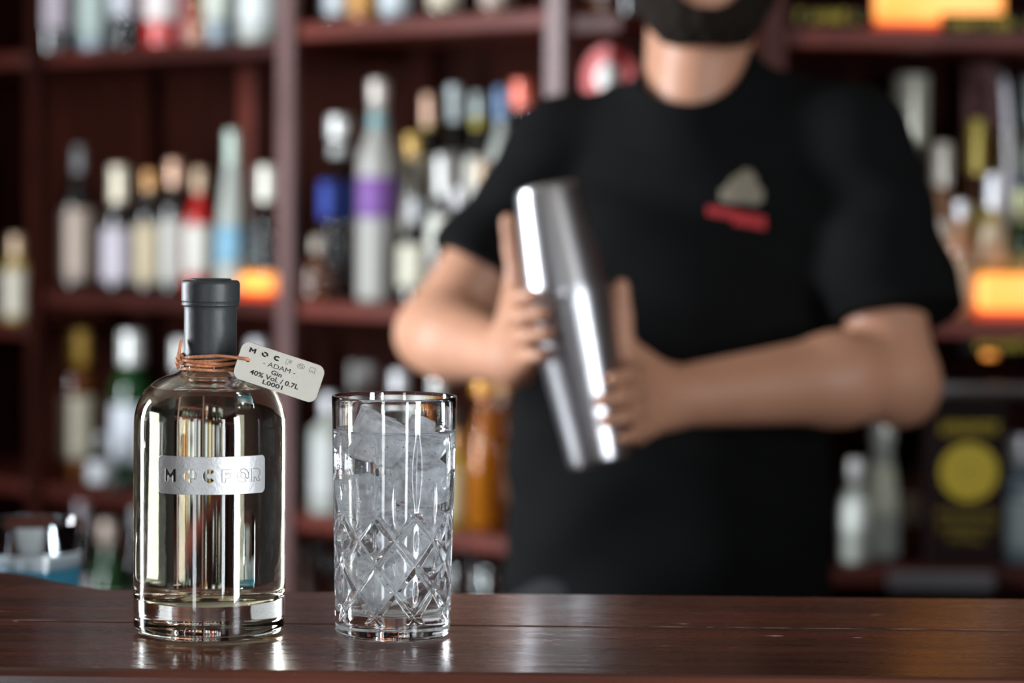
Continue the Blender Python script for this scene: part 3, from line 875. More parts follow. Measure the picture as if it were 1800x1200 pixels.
# left bay, middle shelf
G1 = 'bottles on the shelf above the gin bottle cap'
U(138, .09, 1.18, .285, .038, 'wine', 'dark', BEI, GRY, 'dark wine bottle with tall beige label standing alone at the shelf end', lab=(.06, .56), capl=.30, capw=1.1, grp=G1)
U(212, 0.07, 1.18, .245, 0.036, 'round', 'dark', (.55, .50, .56), CRM, 'dark bottle with mauve white label and cream cap', lab=(.08, .50), capl=.36, capw=1.6, grp=G1)
U(265, 0.07, 1.18, .235, 0.03, 'tall', 'dark', (.56, .46, .30), OCH, 'dark bottle with tan label and ochre cap', lab=(.08, .56), capl=.17, capw=1.25, grp=G1)
U(308, 0.075, 1.18, .255, 0.029, 'tall', 'dark', (.50, .50, .46), PEA, 'dark bottle with light grey label and peach cap', lab=(.08, .56), capl=.2, capw=1.35, grp=G1)
U(352, 0.07, 1.18, .240, 0.029, 'round', 'red', (.70, .68, .62), TAN, 'red bottle with narrow white label and tan cap', lab=(.16, .55), capl=.20, capw=1.3, grp=G1)
U(410, 0.07, 1.18, .310, 0.032, 'slope', 'frost', LBL, PGR, 'tall pale green frosted bottle with light blue label', lab=(.20, .42), capl=.24, capw=1.25, grp=G1)
U(470, 0.12, 1.18, .245, 0.03, 'round', 'clear', None, (.74, .72, .62), 'clear unlabelled bottle with cream cap behind an amber light', capl=.28, capw=1.7, grp=G1)
# left bay, top shelf
G2 = 'bottles on the highest shelf over the gin bottle'
U(104, .10, 1.645, .29, .044, 'square', 'dark', (.44, .38, .42), BLK, 'broad dark bottle with mauve grey label on the top shelf', lab=(.17, .6), py=50, grp=G2)
U(172, .09, 1.645, .29, .034, 'tall', 'blue', (.36, .44, .40), SIL, 'slim clear bottle with pale green label on the top shelf', lab=(.1, .6), py=50, grp=G2)
U(224, .09, 1.645, .30, .031, 'tall', 'clear', (.50, .53, .57), SIL, 'slim clear bottle with silver blue label on the top shelf', lab=(.22, .7), py=50, grp=G2)
U(290, .08, 1.645, .29, .036, 'square', 'red', (.74, .66, .64), RED, 'red bottle with white label on the top shelf', lab=(.18, .6), py=50, grp=G2)
U(345, .20, 1.645, .30, .036, 'wine', 'red', None, BLK, 'plain deep red bottle behind a little amber bottle', py=50, grp=G2)
U(352, .09, 1.6451, .10, .0215, 'squat', 'amber', None, GOLD, 'little round amber bottle on the top shelf', py=50, grp=G2)
U(389, .08, 1.645, .29, .030, 'tall', 'blue', (.56, .60, .52), SIL, 'slim bluish bottle with cream label on the top shelf', lab=(.16, .6), py=50, grp=G2)
U(424, .20, 1.645, .30, .036, 'square', 'navy', None, BLK, 'plain navy bottle on the top shelf', py=50, grp=G2)
U(461, .08, 1.645, .29, .041, 'square', 'frost', (.68, .72, .70), WHT, 'broad white bottle beside the shelf upright on the top shelf', lab=(.1, .66), py=50, grp=G2)
# left bay, lower shelf
G3 = 'bottles on the shelf behind the gin bottle'
U(137, .10, .80, .300, .040, 'square', 'brown', (.42, .38, .29), GOLD, 'brown bottle with cream label and gold cap', lab=(.14, .56), capl=.24, capw=1.6, py=700, grp=G3)
U(231, 0.13, .80, .300, .043, 'tall', 'green', (.62, .66, .72), WHT, 'green bottle with white label and white cap', lab=(.14, .52), capl=.22, capw=1.5, py=700, grp=G3)
U(176, 0.035, .80, .105, .026, 'squat', 'clear', (.50, .52, .55), GRY, 'short bottle with grey white label between the cream and green ones', lab=(.1, .5), py=700, grp=G3)
U(318, .14, .80, .290, .036, 'round', 'clear', (.60, .55, .50), WHT, 'clear bottle with pinkish cream label behind the gin bottle', lab=(.14, .5), capl=.2, capw=1.4, py=700, grp=G3)
U(383, .10, .80, .290, .036, 'tall', 'gold', (.66, .58, .38), GOLD, 'golden bottle with cream label behind the gin bottle', lab=(.14, .5), capl=.2, py=700, grp=G3)
U(452, .12, .80, .300, .036, 'round', 'blue', (.60, .66, .70), SIL, 'bluish bottle with pale label and silver cap behind the gin bottle', lab=(.14, .5), capl=.2, capw=1.4, py=700, grp=G3)
# left bay, bottom shelf
G4 = 'bottles on the bottom shelf behind the tumbler'
U(140, .10, .45, .310, .038, 'wine', 'dark', MAU, MAU, 'dark bottle with mauve cap behind the tumbler', capl=.2, capw=1.5, py=950, grp=G4)
U(187, 0.05, .45, .285, 0.038, 'wine', 'green', (.35, .38, .30), BEI, 'dark green bottle with beige cap near the tumbler', capl=.16, capw=1.5, py=950, grp=G4)
U(240, 0.15, .45, .300, .036, 'wine', 'dark', GRY, GRY, 'dark bottle with grey cap beside the gin bottle foot', capl=.16, capw=1.3, py=950, grp=G4)
U(300, .10, .45, .300, .036, 'tall', 'clear', WHT, WHT, 'clear bottle with white cap on the bottom shelf', py=950, grp=G4)
U(440, .10, .45, .300, .036, 'tall', 'peach', CRM, WHT, 'peach bottle with white cap on the bottom shelf', py=950, grp=G4)
# far left bay
U(30, 0.032, 1.112, 0.175, 0.027, 'tall', 'gold', (.56, .52, .42), TAN, 'small golden bottle with cream label in the dark corner bay', lab=(.06, .6), capl=.28, capw=1.5, py=500, grp='bottles in the dark corner bay')
# middle bay, middle shelf: front row
G5 = 'bottles on the shelf beside the bartender'
U(598, .13, 1.18, .335, .039, 'tall', 'clear', BLU, WHT, 'tall clear bottle with blue label and white stopper', lab=(.44, .64), capl=.13, capw=1.5, grp=G5, neckband=(.62, .64, .62))
U(664, 0.09, 1.18, .395, 0.036, 'tall', 'grey', PUR, (.60, .54, .48), 'largest bottle, frosted grey with purple label', lab=(.38, .56), capl=.10, capw=1.25, grp=G5, neckband=TEAL)
U(558, .04, 1.18, .115, .027, 'squat', 'brown', None, (.45, .40, .32), 'short brown bottle in front of the blue labelled one', capl=.24, capw=1.5, grp=G5)
U(732, 0.07, 1.18, .185, 0.032, 'round', 'dark', (.66, .63, .50), GRY, 'black bottle with round cream label next to the largest bottle', lab=(.16, .56), capl=.22, capw=1.4, grp=G5)
U(725, 0.135, 1.18, 0.3, 0.025, 'tall', 'clear', (.52, .50, .42), GOLD, 'clear bottle with gold cap on the riser step', lab=(.25, .6), capl=.15, capw=1.5, grp=G5)
U(778, 0.05, 1.18, .260, 0.027, 'round', 'clear', (.70, .70, .62), WHT, 'clear bottle with bright white label and glass stopper', lab=(.36, .60), capl=.30, capw=1.3, grp=G5)
U(806, 0.125, 1.18, .205, 0.024, 'round', 'dark', (.45, .44, .44), SIL, 'black bottle with silver cap beside the bartender', lab=(.3, .6), capl=.28, capw=1.6, grp=G5)
# middle bay, riser row
U(752, 0.225, 1.2655, .290, 0.0255, 'wine', 'dark', (.62, .58, .46), PEA, 'dark bottle with peach capsule and yellow neck band on the riser', lab=(.2, .6), capl=.20, capw=1.35, grp=G5, neckband=YEL_)
U(796, 0.235, 1.2655, .305, 0.0255, 'wine', 'dark', (.64, .62, .56), (.72, .82, .82), 'dark bottle with white highlight coloured onto its capsule on the riser', lab=(.2, .6), capl=.22, capw=1.5, grp=G5, neckband=CORAL)  # window highlight put into the white-cyan cap colour
U(838, 0.225, 1.2655, .290, 0.024, 'wine', 'dark', (.60, .60, .54), (.32, .38, .36), 'dark bottle with grey green capsule on the riser', lab=(.2, .6), capl=.16, capw=1.35, grp=G5, neckband=YEL_)
U(880, 0.235, 1.2655, .300, 0.0235, 'round', 'frost', (.66, .65, .60), (.10, .20, .36), 'white bottle with blue cap on the riser', lab=(.1, .6), capl=.2, capw=1.5, grp=G5)
U(918, 0.225, 1.2655, .310, 0.0255, 'tall', 'clear', (.60, .58, .52), CORAL, 'clear bottle with coral red cap on the riser', lab=(.1, .62), capl=.16, capw=2.3, grp=G5)
U(964, 0.23, 1.2655, .270, 0.023, 'tall', 'gold', (.6, .54, .4), (.62, .54, .42), 'golden bottle with cream cap on the riser', lab=(.1, .6), capl=.2, capw=1.7, grp=G5)
U(848, 0.07, 1.18, .250, 0.03, 'tall', 'peach', (.50, .42, .30), TAN, 'peach coloured bottle with tan cap by the bartender sleeve', lab=(.1, .6), capl=.2, grp=G5)
# middle bay, top shelf
G6 = 'bottles on the top shelf between the uprights'
for px, gl, lc, cc, t in ((594, 'clear', (.60, .66, .70), WHT, 'clear bottle with pale blue label between the top uprights'), (641, 'amber', OCH, GOLD, 'amber bottle with ochre label between the top uprights'),
                          (698, 'blue', (.62, .68, .70), SIL, 'bluish bottle with white label between the top uprights'), (783, 'clear', CRM, SIL, 'clear bottle with cream label between the top uprights'), (874, 'brown', BEI, BLK, 'brown bottle with beige label between the top uprights')):
    U(px, .08, 1.672, .29, .029, 'tall', gl, lc, cc, t, lab=(.06, .5), py=20, grp=G6)
# middle bay, lower shelf
G7 = 'bottles on the shelf behind the highball'
U(578, 0.05, .80, .215, .034, 'square', 'frost', (.55, .57, .55), SIL, 'pale frosted bottle with grey white label beside the highball', lab=(.1, .62), py=800, grp=G7)
U(636, 0.165, .80, .265, .034, 'round', 'clear', (.55, .55, .55), WHT, 'clear bottle with white round cap behind the highball', lab=(.14, .5), capl=.18, capw=2.0, py=800, grp=G7)
U(700, .10, .80, .260, .036, 'round', 'clear', (.6, .6, .58), SIL, 'clear bottle with silver cap behind the highball', lab=(.14, .5), py=800, grp=G7)
U(770, 0.12, .80, .270, .036, 'square', 'frost', WHT, WHT, 'white frosted bottle behind the highball rim', lab=(.14, .5), py=800, grp=G7)
U(800, 0.04, .80, .170, 0.022, 'tall', 'gold', (.50, .40, .22), OCH, 'small golden bottle beside the orange liqueur', lab=(.1, .6), capl=.2, py=800, grp=G7)
U(853, .06, .80, .290, .030, 'squat', 'amber', None, (.66, .30, .02), 'orange liqueur bottle with orange cap beside the bartender', capl=.2, capw=2.3, py=800, grp=G7, neckband=CORAL)
U(885, .14, .80, .270, .030, 'tall', 'brown', BEI, OCH, 'brown bottle with ochre cap behind the bartender', lab=(.14, .5), py=800, grp=G7)
# glasses on the lowest shelf of the middle bay
GT = glass('bar_glass', (.95, .98, .98), 1.45)
gm = lathe([(0, .012), (.026, .010), (.030, .120), (.031, .121), (.032, .120), (.029, .001), (.027, 0), (0, 0)], 32)
first = True
for px, q in ((560, .07), (622, .07), (684, .07), (746, .07), (808, .07), (868, .07), (600, .19), (660, .19), (720, .19), (780, .19), (838, .19), (892, .19)):
    p = spot(px, q, 1010); p.z = .6153
    o = link('stored_glass', gm, GT if first else None, None, first); first = False; o.location = p
    tag(o, 'plain clear glass stored on the low shelf behind the highball', 'drinking glass', 'glasses stored on the low shelf')

# bay beside the man's neck
U(1052, .06, 1.66, .29, .026, 'tall', 'brown', MAU, MAU, 'brown bottle with mauve label above the round red sign', py=20, grp='bottles above the round red sign')
U(1112, .10, 1.66, .29, .026, 'tall', 'dark', (.40, .33, .34), MAU, 'dark bottle with mauve pink label above the round red sign', py=20, grp='bottles above the round red sign')
sp_ = spot(1072, .10, 118); sp_.z = 1.1805
sg = empty('round_sign', (sp_.x, sp_.y, sp_.z), math.atan2(-SA, CA)); tag(sg, 'round red sign with white centre on a thin stand by the bartender neck', 'sign')
REDP = mat('red_enamel', (.50, .02, .02), .3, coat=.5, vary=.1); WHP = mat('white_enamel', (.75, .74, .70), .3, coat=.5, vary=.05)
def disc_y(r, y0, y1, n=40):
    me = lathe([(0, 0), (r, 0), (r, y1 - y0), (0, y1 - y0)], n)
    for v in me.vertices: v.co = Vector((v.co.x, y1 - v.co.z, v.co.y))
    return me
for nm, me, m in (('sign_face', disc_y(.052, -.008, 0), REDP), ('sign_centre', disc_y(.024, -.0095, -.0082), WHP)):
    for v in me.vertices: v.co.z += .385
    link(nm, me, m, sg)
link('stand', join([tube([(0, .006, .004), (0, .006, .36)], .004, 8), box(-.03, .03, -.02, .025, 0, .006)]), CHROME, sg)

# right-hand unit contents
def V2(px, q, z, *a, py=300, **k):
    X = xr(px, q, py); return bottle(Vector((X, UR[1] + q, z + .0003)), *a, **k)
G8 = 'bottles on the shelf beside the amber light'
V2(1596, 0.2, 1.18, 0.4, .036, 'slope', 'frost', (.62, .56, .38), (.66, .66, .54), 'tall pale bottle with ochre label beside the bartender shoulder', lab=(.40, .56), capl=.30, capw=2.3, grp=G8, neckband=OCH)
V2(1652, 0.12, 1.18, .285, 0.028, 'round', 'peach', (.80, .76, .66), (.80, .75, .66), 'peach bottle with pale cap beside the bartender sleeve', lab=(.3, .55), capl=.26, capw=1.7, grp=G8)
V2(1690, 0.05, 1.18, .19, 0.026, 'round', 'peach', (.50, .34, .22), SIL, 'short bottle with warm peach glow tinted into its glass and tan label beside the bartender sleeve', lab=(.1, .5), grp=G8)  # peach tint stands in for the warm amber lighting
V2(1712, 0.165, 1.18, .325, 0.025, 'wine', 'brown', (.50, .42, .12), (.85, .68, .14), 'brown bottle with long gold capsule', lab=(.2, .56), capl=.30, capw=1.6, grp=G8)
V2(1748, 0.105, 1.18, .235, 0.022, 'round', 'gold', (.60, .50, .36), SIL, 'bottle with golden glow tinted into its glass and silver cap in front of the gold capsules', lab=(.36, .64), capl=.26, capw=1.8, grp=G8)  # amber glow put into the golden glass colour
V2(1768, 0.19, 1.18, .310, 0.025, 'wine', 'dark', (.50, .42, .12), (.95, .80, .24), 'dark bottle with bright yellow gold capsule', lab=(.2, .56), capl=.24, capw=1.7, grp=G8)
V2(1796, 0.1, 1.18, .21, 0.022, 'tall', 'green', (.30, .32, .16), (.42, .45, .22), 'dark green bottle with pale olive capsule over the amber light', lab=(.2, .5), capl=.30, capw=1.5, grp=G8)
V2(1808, 0.25, 1.18, .40, 0.032, 'square', 'blue', (.50, .64, .62), (.5, .62, .60), 'large pale teal bottle behind the gold capsules', lab=(.6, .70), capl=.2, capw=1.6, grp=G8)
ct = empty('carton', (xr(1722, .26, 150), UR[1] + .262, 1.1803)); tag(ct, 'tall dark red carton standing behind the gold capsule bottles', 'box')
CARM = mat('dark_red_card', (.10, .004, .004), .5, vary=.15)
link('carton_body', box(-.035, .035, -.03, .03, 0, .38, .002), CARM, ct); link('carton_lid', box(-.0355, .0355, -.0305, .0305, .3802, .42, .002), CARM, ct)
# tilted chrome pourer column
tp = empty('chrome_tap', (xr(1772, .145, 200), UR[1] + .145, 1.1803)); tag(tp, 'slender chrome swan-neck tap leaning over the shelf bottles', 'tap')
link('tap_base', lathe(smooth_prof([(0, 0), (.0105, 0, .001), (.0105, .012, .002), (.0092, .018, .002), (.009, .04), (0, .04)], 3), 24), CHROME, tp, True)
link('tap_neck', tube(catmull([(0, 0, .03), (.0, -.002, .15), (-.002, -.004, .29), (-.010, -.006, .375), (-.020, -.012, .404), (-.025, -.024, .406), (-.028, -.030, .392)], 8), .0085, 14), CHROME, tp, True)
# amber lights
AMB = mat('amber_glow', (.9, .35, .05), .3, emit=(1.0, .37, .085), estr=AMBER)
AMB2 = mat('amber_glow_soft', (.9, .35, .05), .3, emit=(1.0, .30, .05), estr=AMBER * .6)
REDB = mat('red_plastic_base', (.55, .04, .015), .3, emit=(1.0, .09, .02), estr=.5)
def amber_light(x, y, z, wd, h, lab, rz=0.0, m=AMB):
    r = empty('amber_light', (x, y, z + .0003), rz); tag(r, lab, 'light', 'amber lights on the back bar')
    link('light_body', box(-wd / 2, wd / 2, -.025, .025, .0125, h, .012, 4), m, r, True)
    link('light_base', box(-wd / 2 - .003, wd / 2 + .003, -.028, .028, 0, .012, .004, 2), REDB, r)
amber_light(xr(1858, .04, 510), UR[1] + .04, 1.18, .26, .072, 'wide glowing amber light on the shelf beside the bartender sleeve')  # stretched out of view to feed the amber glow on the counter
amber_light(xr(1645, .05, 0), UR[1] + .05, 1.640, .205, .15, 'longest glowing amber light on the top shelf above the chrome tap')  # unseen upper part made tall to throw amber glow on the counter
p = spot(462, .045, 480); amber_light(p.x, p.y, 1.18, .082, .046, 'small glowing amber light on the shelf above the gin bottle', math.atan2(-SA, CA))
pl = empty('amber_glint', (xr(1743, -.02, 612), UR[1] - .012, 1.118)); tag(pl, 'tiny added glowing disc for an amber reflection under the lettered shelf edge', 'light')  # glowing disc added in place of an amber reflection
link('glint_disc', lathe([(0, 0), (.010, .001), (.012, .006), (.010, .010), (0, .010)], 20), AMB2, pl, True)
link('glint_stem', tube([(0, 0, .0102), (0, 0, .0088 + .0), (0, .006, .012), (0, .014, .016)], .002, 8), CHROME, pl, True)

# black presentation box with yellow emblem
bxx = empty('presentation_box', (xr(1700, .05, 850), UR[1] + .06, .7803)); tag(bxx, 'black presentation box with round yellow emblem on the shelf', 'box')
link('box_body', box(-.062, .062, -.04, .04, 0, .255, .002), mat('black_card', (.008, .003, .003), .6, spec=.12, vary=.2), bxx)
link('box_lid', box(-.0625, .0625, -.0405, .0405, .2552, .290, .002), mat('black_card_lid', (.008, .004, .004), .6, spec=.12, vary=.2), bxx)
em = disc_y(.046, -.0415, -.0402, 48)
for v in em.vertices: v.co.z += .152
eo = link('emblem', em, YEL, bxx)
def annulus(r0, r1, z, y):
    n = 40; v = []; f = []
    for i in range(n):
        a = 2 * math.pi * i / n
        v += [(r0 * math.cos(a), y, z + r0 * math.sin(a)), (r1 * math.cos(a), y, z + r1 * math.sin(a))]
    for i in range(n):
        j = (i + 1) % n; f.append((2 * i, 2 * i + 1, 2 * j + 1, 2 * j))
    return pyd(v, f)
YD = mat('dark_yellow_print', (.20, .14, .008), .5, vary=.2)
link('emblem_ring', join([annulus(.033, .036, .152, -.0418), annulus(.016, .020, .152, -.0418), annulus(.004, .007, .152, -.0418)]), YD, eo)
def letter_row(parent, x0, x1, z0, z1, y, seed, m):
    rr = random.Random(seed); ms = []; x = x0; hh = z1 - z0
    while x < x1 - .003:
        wd = rr.uniform(.005, .008)
        ms.append(box(x, x + .0022, y - .001, y, z0, z1)); k = rr.choice((0, .45, .8)); ms.append(box(x + .0022, x + wd - .001, y - .001, y, z0 + hh * k, z0 + hh * k + .003)); x += wd + .0015
    tag(link('lettering', join(ms), m, parent), kind='stuff')
letter_row(bxx, -.045, .045, .214, .232, -.0401, 2, YEL)
for z0, z1, hw, sd in ((.078, .090, .05, 3), (.058, .068, .046, 4), (.040, .050, .03, 5)): letter_row(bxx, -hw, hw, z0, z1, -.0401, sd, YD)
# metal tray and pale things on the low shelf
tr = empty('metal_tray', (xr(1660, -.01, 1005), UR[1] + .10, .7445))
tag(tr, 'low chrome shelf rail under the black presentation box', 'rail')
link('rail_bar', box(-.085, .085, -.118, -.104, 0, .030, .003), CHROME, tr); link('rail_bracket', box(-.07, .07, -.1035, -.1012, .004, .024), CHROME, tr)
V2(1506, 0.05, .78, .17, 0.026, 'round', 'frost', (.80, .84, .78), WHT, 'short pale bottle with white label beside the bartender hip', lab=(.3, .6), capl=.2, capw=1.6, py=880, grp='bottles beside the black presentation box')
V2(1552, 0.12, .78, .235, 0.032, 'slope', 'frost', (.78, .80, .62), (.75, .78, .70), 'pale frosted bottle with greenish label by the black presentation box', lab=(.3, .66), capl=.22, capw=1.7, py=880, grp='bottles beside the black presentation box')
V2(1610, .15, .78, .17, .026, 'tall', 'brown', BEI, BLK, 'small brown bottle beside the black presentation box', lab=(.3, .6), py=880, grp='bottles beside the black presentation box')
V2(1794, .07, .78, .21, .034, 'round', 'blue', (.45, .55, .56), SIL, 'bluish bottle with pale label beside the black presentation box', lab=(.1, .5), capl=.22, capw=1.7, py=880, grp='bottles beside the black presentation box')
for px, q, t in ((1486, .20, 'plain clear glass stored behind the short pale bottle by the bartender hip'), (1556, .25, 'plain clear glass stored behind the pale frosted bottle')):
    o = link('stored_glass', gm, None); o.location = (xr(px, q, 900), UR[1] + q, .7803)
    tag(o, t, 'drinking glass', 'glasses beside the bartender hip')

# ------------------------------------------------------------------ the shaker
AX_C = Vector((0.0625, 2.46, 1.229)); AXD = Vector((-.060, 0.03, .290)).normalized()
E1 = Vector((AXD.z, 0, -AXD.x)).normalized(); E2 = AXD.cross(E1).normalized()
if E2.y > 0: E2 = -E2                                   # E2 points to the camera side
def sh(phi_, r, t): return AX_C + AXD * t + E1 * (r * math.cos(phi_)) + E2 * (r * math.sin(phi_))
def shr(t): return float(np.interp(t, [-.145, -.12, .03, .031, .12, .145], [.031, .033, .0455, .0430, .0345, .031]))
root = empty('cocktail_shaker', AX_C + AXD * -.145)
root.rotation_mode = 'QUATERNION'; root.rotation_quaternion = Vector((0, 0, 1)).rotation_difference(AXD)
tag(root, 'polished steel two-piece cocktail shaker held in both hands', 'shaker')
t0 = .145
link('large_tin', lathe(smooth_prof([(0, .003), (.026, .002, .002), (.0295, 0, .002), (.0325, .004, .004), (.034, .03), (.0452, .170), (.0462, .1735, .001), (.0462, .1765, .001), (.0448, .177), (.0442, .170), (.0325, .03), (.029, .006), (0, .006)], 4), 64), SHAKER, root, True)
link('small_tin', lathe(smooth_prof([(.0395, .145), (.0405, .145), (.0432, .176), (.0425, .185), (.0345, .268, .004), (.0325, .286, .004), (.0295, .290, .002), (.026, .288, .002), (0, .287)], 4), 64), SHAKER, root, True)

# ------------------------------------------------------------------ the bartender
HX, HY = 0.2145, 2.80
HD = -0.009                                             # head height trim
NECK0, NECK1 = (HX, 2.835, 1.42), (HX, 2.815, 1.62)
SHR, SHL = (0.058, 2.845, 1.415), (0.385, 2.765, 1.425)
ELR, ELL = (-0.088, 2.775, 1.203), (0.424, 2.665, 1.165)
WRR = tuple(sh(R(212), .062, -.012) + Vector((-.014, .058, -.012)))
WRL = tuple(sh(R(-28), .058, -.088) + Vector((.034, .052, .0)))
YAW = R(-10)
TORSO = [(.84, .186, 2.82, .170, .105), (.95, .186, 2.82, .172, .108), (1.08, .186, 2.82, .172, .108), (1.25, .196, 2.815, .178, .112), (1.36, .205, 2.81, .176, .108), (1.43, .21, 2.815, .14, .088), (1.48, .213, 2.82, .085, .066)]
def hand(prims, side):
    """side -1: his right hand on the upper left of the tin; +1: his left hand, lower right"""
    if side < 0:
        k0, ts, wr = 204, (.040, .0195, -.001, -.0205), WRR
        sgn = -1
    else:
        k0, ts, wr = -24, (-.058, -.0785, -.099, -.1185), WRL
        sgn = 1
    lens = (72, 84, 80, 62)
    wr = Vector(wr)
    for i, t in enumerate(ts):
        rs = shr(t); rad = (.0092, .0095, .0090, .0080)[i]
        ang = lens[i] * .052 / (rs + .009)
        pts = []
        for k in range(5):
            f = k / 4
            bulge = .0018 * math.sin(math.pi * f * 3) if k else .002
            pts.append(sh(R(k0 + sgn * ang * f), rs + rad + .0008 + max(0, bulge), t - .004 * f))
        for k in range(4):
            ra, rb_ = rad * (1.06 - .07 * k), rad * (1.06 - .07 * (k + 1))
            prims.append((tuple(pts[k]), tuple(pts[k + 1]), ra, rb_, .004))
        # metacarpal from knuckle to wrist
        wv = wr + AXD * ((1.5 - i) * .010)
        kn = pts[0] + (pts[0] - sh(R(k0), 0, t)).normalized() * .003
        prims.append((tuple(kn), tuple(wv), .0125, .016, .016))
    # thumb: leaves the index side of the palm near the wrist and lies along the tin
    ti = ts[0]
    tb_ = wr + AXD * .018
    if side < 0:
        a_ = (208, 205, 195); off = (.022, .050, .078)
    else:
        a_ = (-28, -22, -12); off = (.028, .058, .088)
    P = [tb_] + [sh(R(a), shr(ti + o_) + .0115, ti + o_) for a, o_ in zip(a_, off)]
    for k, (ra, rb_) in enumerate(((.0165, .0135), (.0125, .0115), (.0112, .0088))):
        prims.append((tuple(P[k]), tuple(P[k + 1]), ra, rb_, .010 if k == 0 else .004))
HANDS = []
hand(HANDS, -1); hand(HANDS, 1)

def head_sdf(p):
    c = HX; p = p - n3((0, 0, HD))
    d = ell(p, (c, 2.805, 1.680), (.076, .096, .100))
    d = smin(d, ell(p, (c, 2.765, 1.615), (.062, .062, .072)), .03)
    d = smin(d, ell(p, (c, 2.722, 1.570), (.030, .024, .020)), .03)                  # chin
    for s in (-1, 1):
        d = smin(d, cap(p, (c + s * .062, 2.800, 1.615), (c + s * .028, 2.728, 1.568), .016, .014), .03)   # jaw line
        d = smin(d, ell(p, (c + s * .040, 2.735, 1.635), (.022, .020, .020)), .02)   # cheek bone
        d = smin(d, cap(p, (c + s * .010, 2.712, 1.690), (c + s * .045, 2.724, 1.688), .010, .008), .012)  # brow
        d = smax(d, -ell(p, (c + s * .033, 2.700, 1.665), (.018, .014, .012)), .010)  # socket
        d = smin(d, ell(p, (c + s * .078, 2.815, 1.655), (.010, .020, .032)), .008)   # ear
        d = smax(d, -ell(p, (c + s * .088, 2.808, 1.655), (.006, .011, .019)), .004)
        d = smin(d, ell(p, (c + s * .013, 2.702, 1.622), (.009, .012, .008)), .006)   # nostril wing
    d = smin(d, cap(p, (c, 2.708, 1.678), (c, 2.690, 1.628), .008, .0115), .010)      # nose
    d = smin(d, ell(p, (c, 2.708, 1.598), (.023, .011, .006)), .004)                  # upper lip
    d = smin(d, ell(p, (c, 2.708, 1.586), (.020, .012, .0065)), .004)                 # lower lip
    d = smax(d, -ell(p, (c, 2.694, 1.5925), (.021, .006, .0016)), .002)
    return d
def arms(p, dr=0.0):
    d = cap(p, SHR, ELR, .055 + dr, .043 + dr)
    mid = tuple(np.array(ELR) * .72 + np.array(WRR) * .28)
    d = smin(d, cap(p, ELR, mid, .043, .046), .02); d = smin(d, cap(p, mid, WRR, .046, .029), .02)
    e = cap(p, SHL, ELL, .055 + dr, .044 + dr)
    mid = tuple(np.array(ELL) * .74 + np.array(WRL) * .26 + np.array((0, 0, .004)))
    e = smin(e, cap(p, ELL, mid, .044, .049), .02); e = smin(e, cap(p, mid, WRL, .049, .031), .02)
    e = smin(e, ell(p, (ELL[0] + .012, ELL[1] + .02, ELL[2] - .018), (.034, .034, .034)), .03)
    return d, e
def body_sdf(p):
    d = loft(p, [(z, x, y, a - .014, b - .012) for z, x, y, a, b in TORSO], YAW)
    d = smin(d, cap(p, NECK0, NECK1, .066, .060), .03)
    d = smin(d, cap(p, (HX - .012, 2.775, 1.44), (HX, 2.785, 1.53), .045, .052), .02)
    d = smin(d, cap(p, (HX + .045, 2.82, 1.455), SHL, .045, .047), .03)
    d = smin(d, cap(p, (HX - .045, 2.835, 1.445), SHR, .042, .047), .03)
    a, b = arms(p)
    d = smin(d, a, .025); d = smin(d, b, .025)
    d = smin(d, head_sdf(p), .018)
    for q0, q1, r0, r1, k in HANDS: d = smin(d, cap(p, q0, q1, r0, r1), k)
    for s in (-1, 1):
        hx = .186 + s * .088
        d = smin(d, cap(p, (hx, 2.82, .90), (hx + s * .01, 2.80, .50), .082, .056), .04)
        d = smin(d, cap(p, (hx + s * .01, 2.80, .50), (hx + s * .015, 2.84, .09), .054, .036), .03)
        d = smin(d, cap(p, (hx + s * .015, 2.84, .05), (hx + s * .02, 2.72, .035), .034, .028), .03)
    return d
SKIN = mat('skin', (.50, .25, .155), .48, bump=.06, bscale=200, vary=.16, vscale=14)
SKIN.node_tree.nodes['Principled BSDF'].inputs['Subsurface Weight'].default_value = .12
SKIN.node_tree.nodes['Principled BSDF'].inputs['Subsurface Radius'].default_value = (.02, .008, .004)
man = link('person', surface_net(body_sdf, (-.20, 2.38, -.02), (.56, 2.98, 1.81), .004), SKIN, None, True)
tag(man, 'bearded person in a black t-shirt shaking a steel cocktail shaker with both hands', 'person')

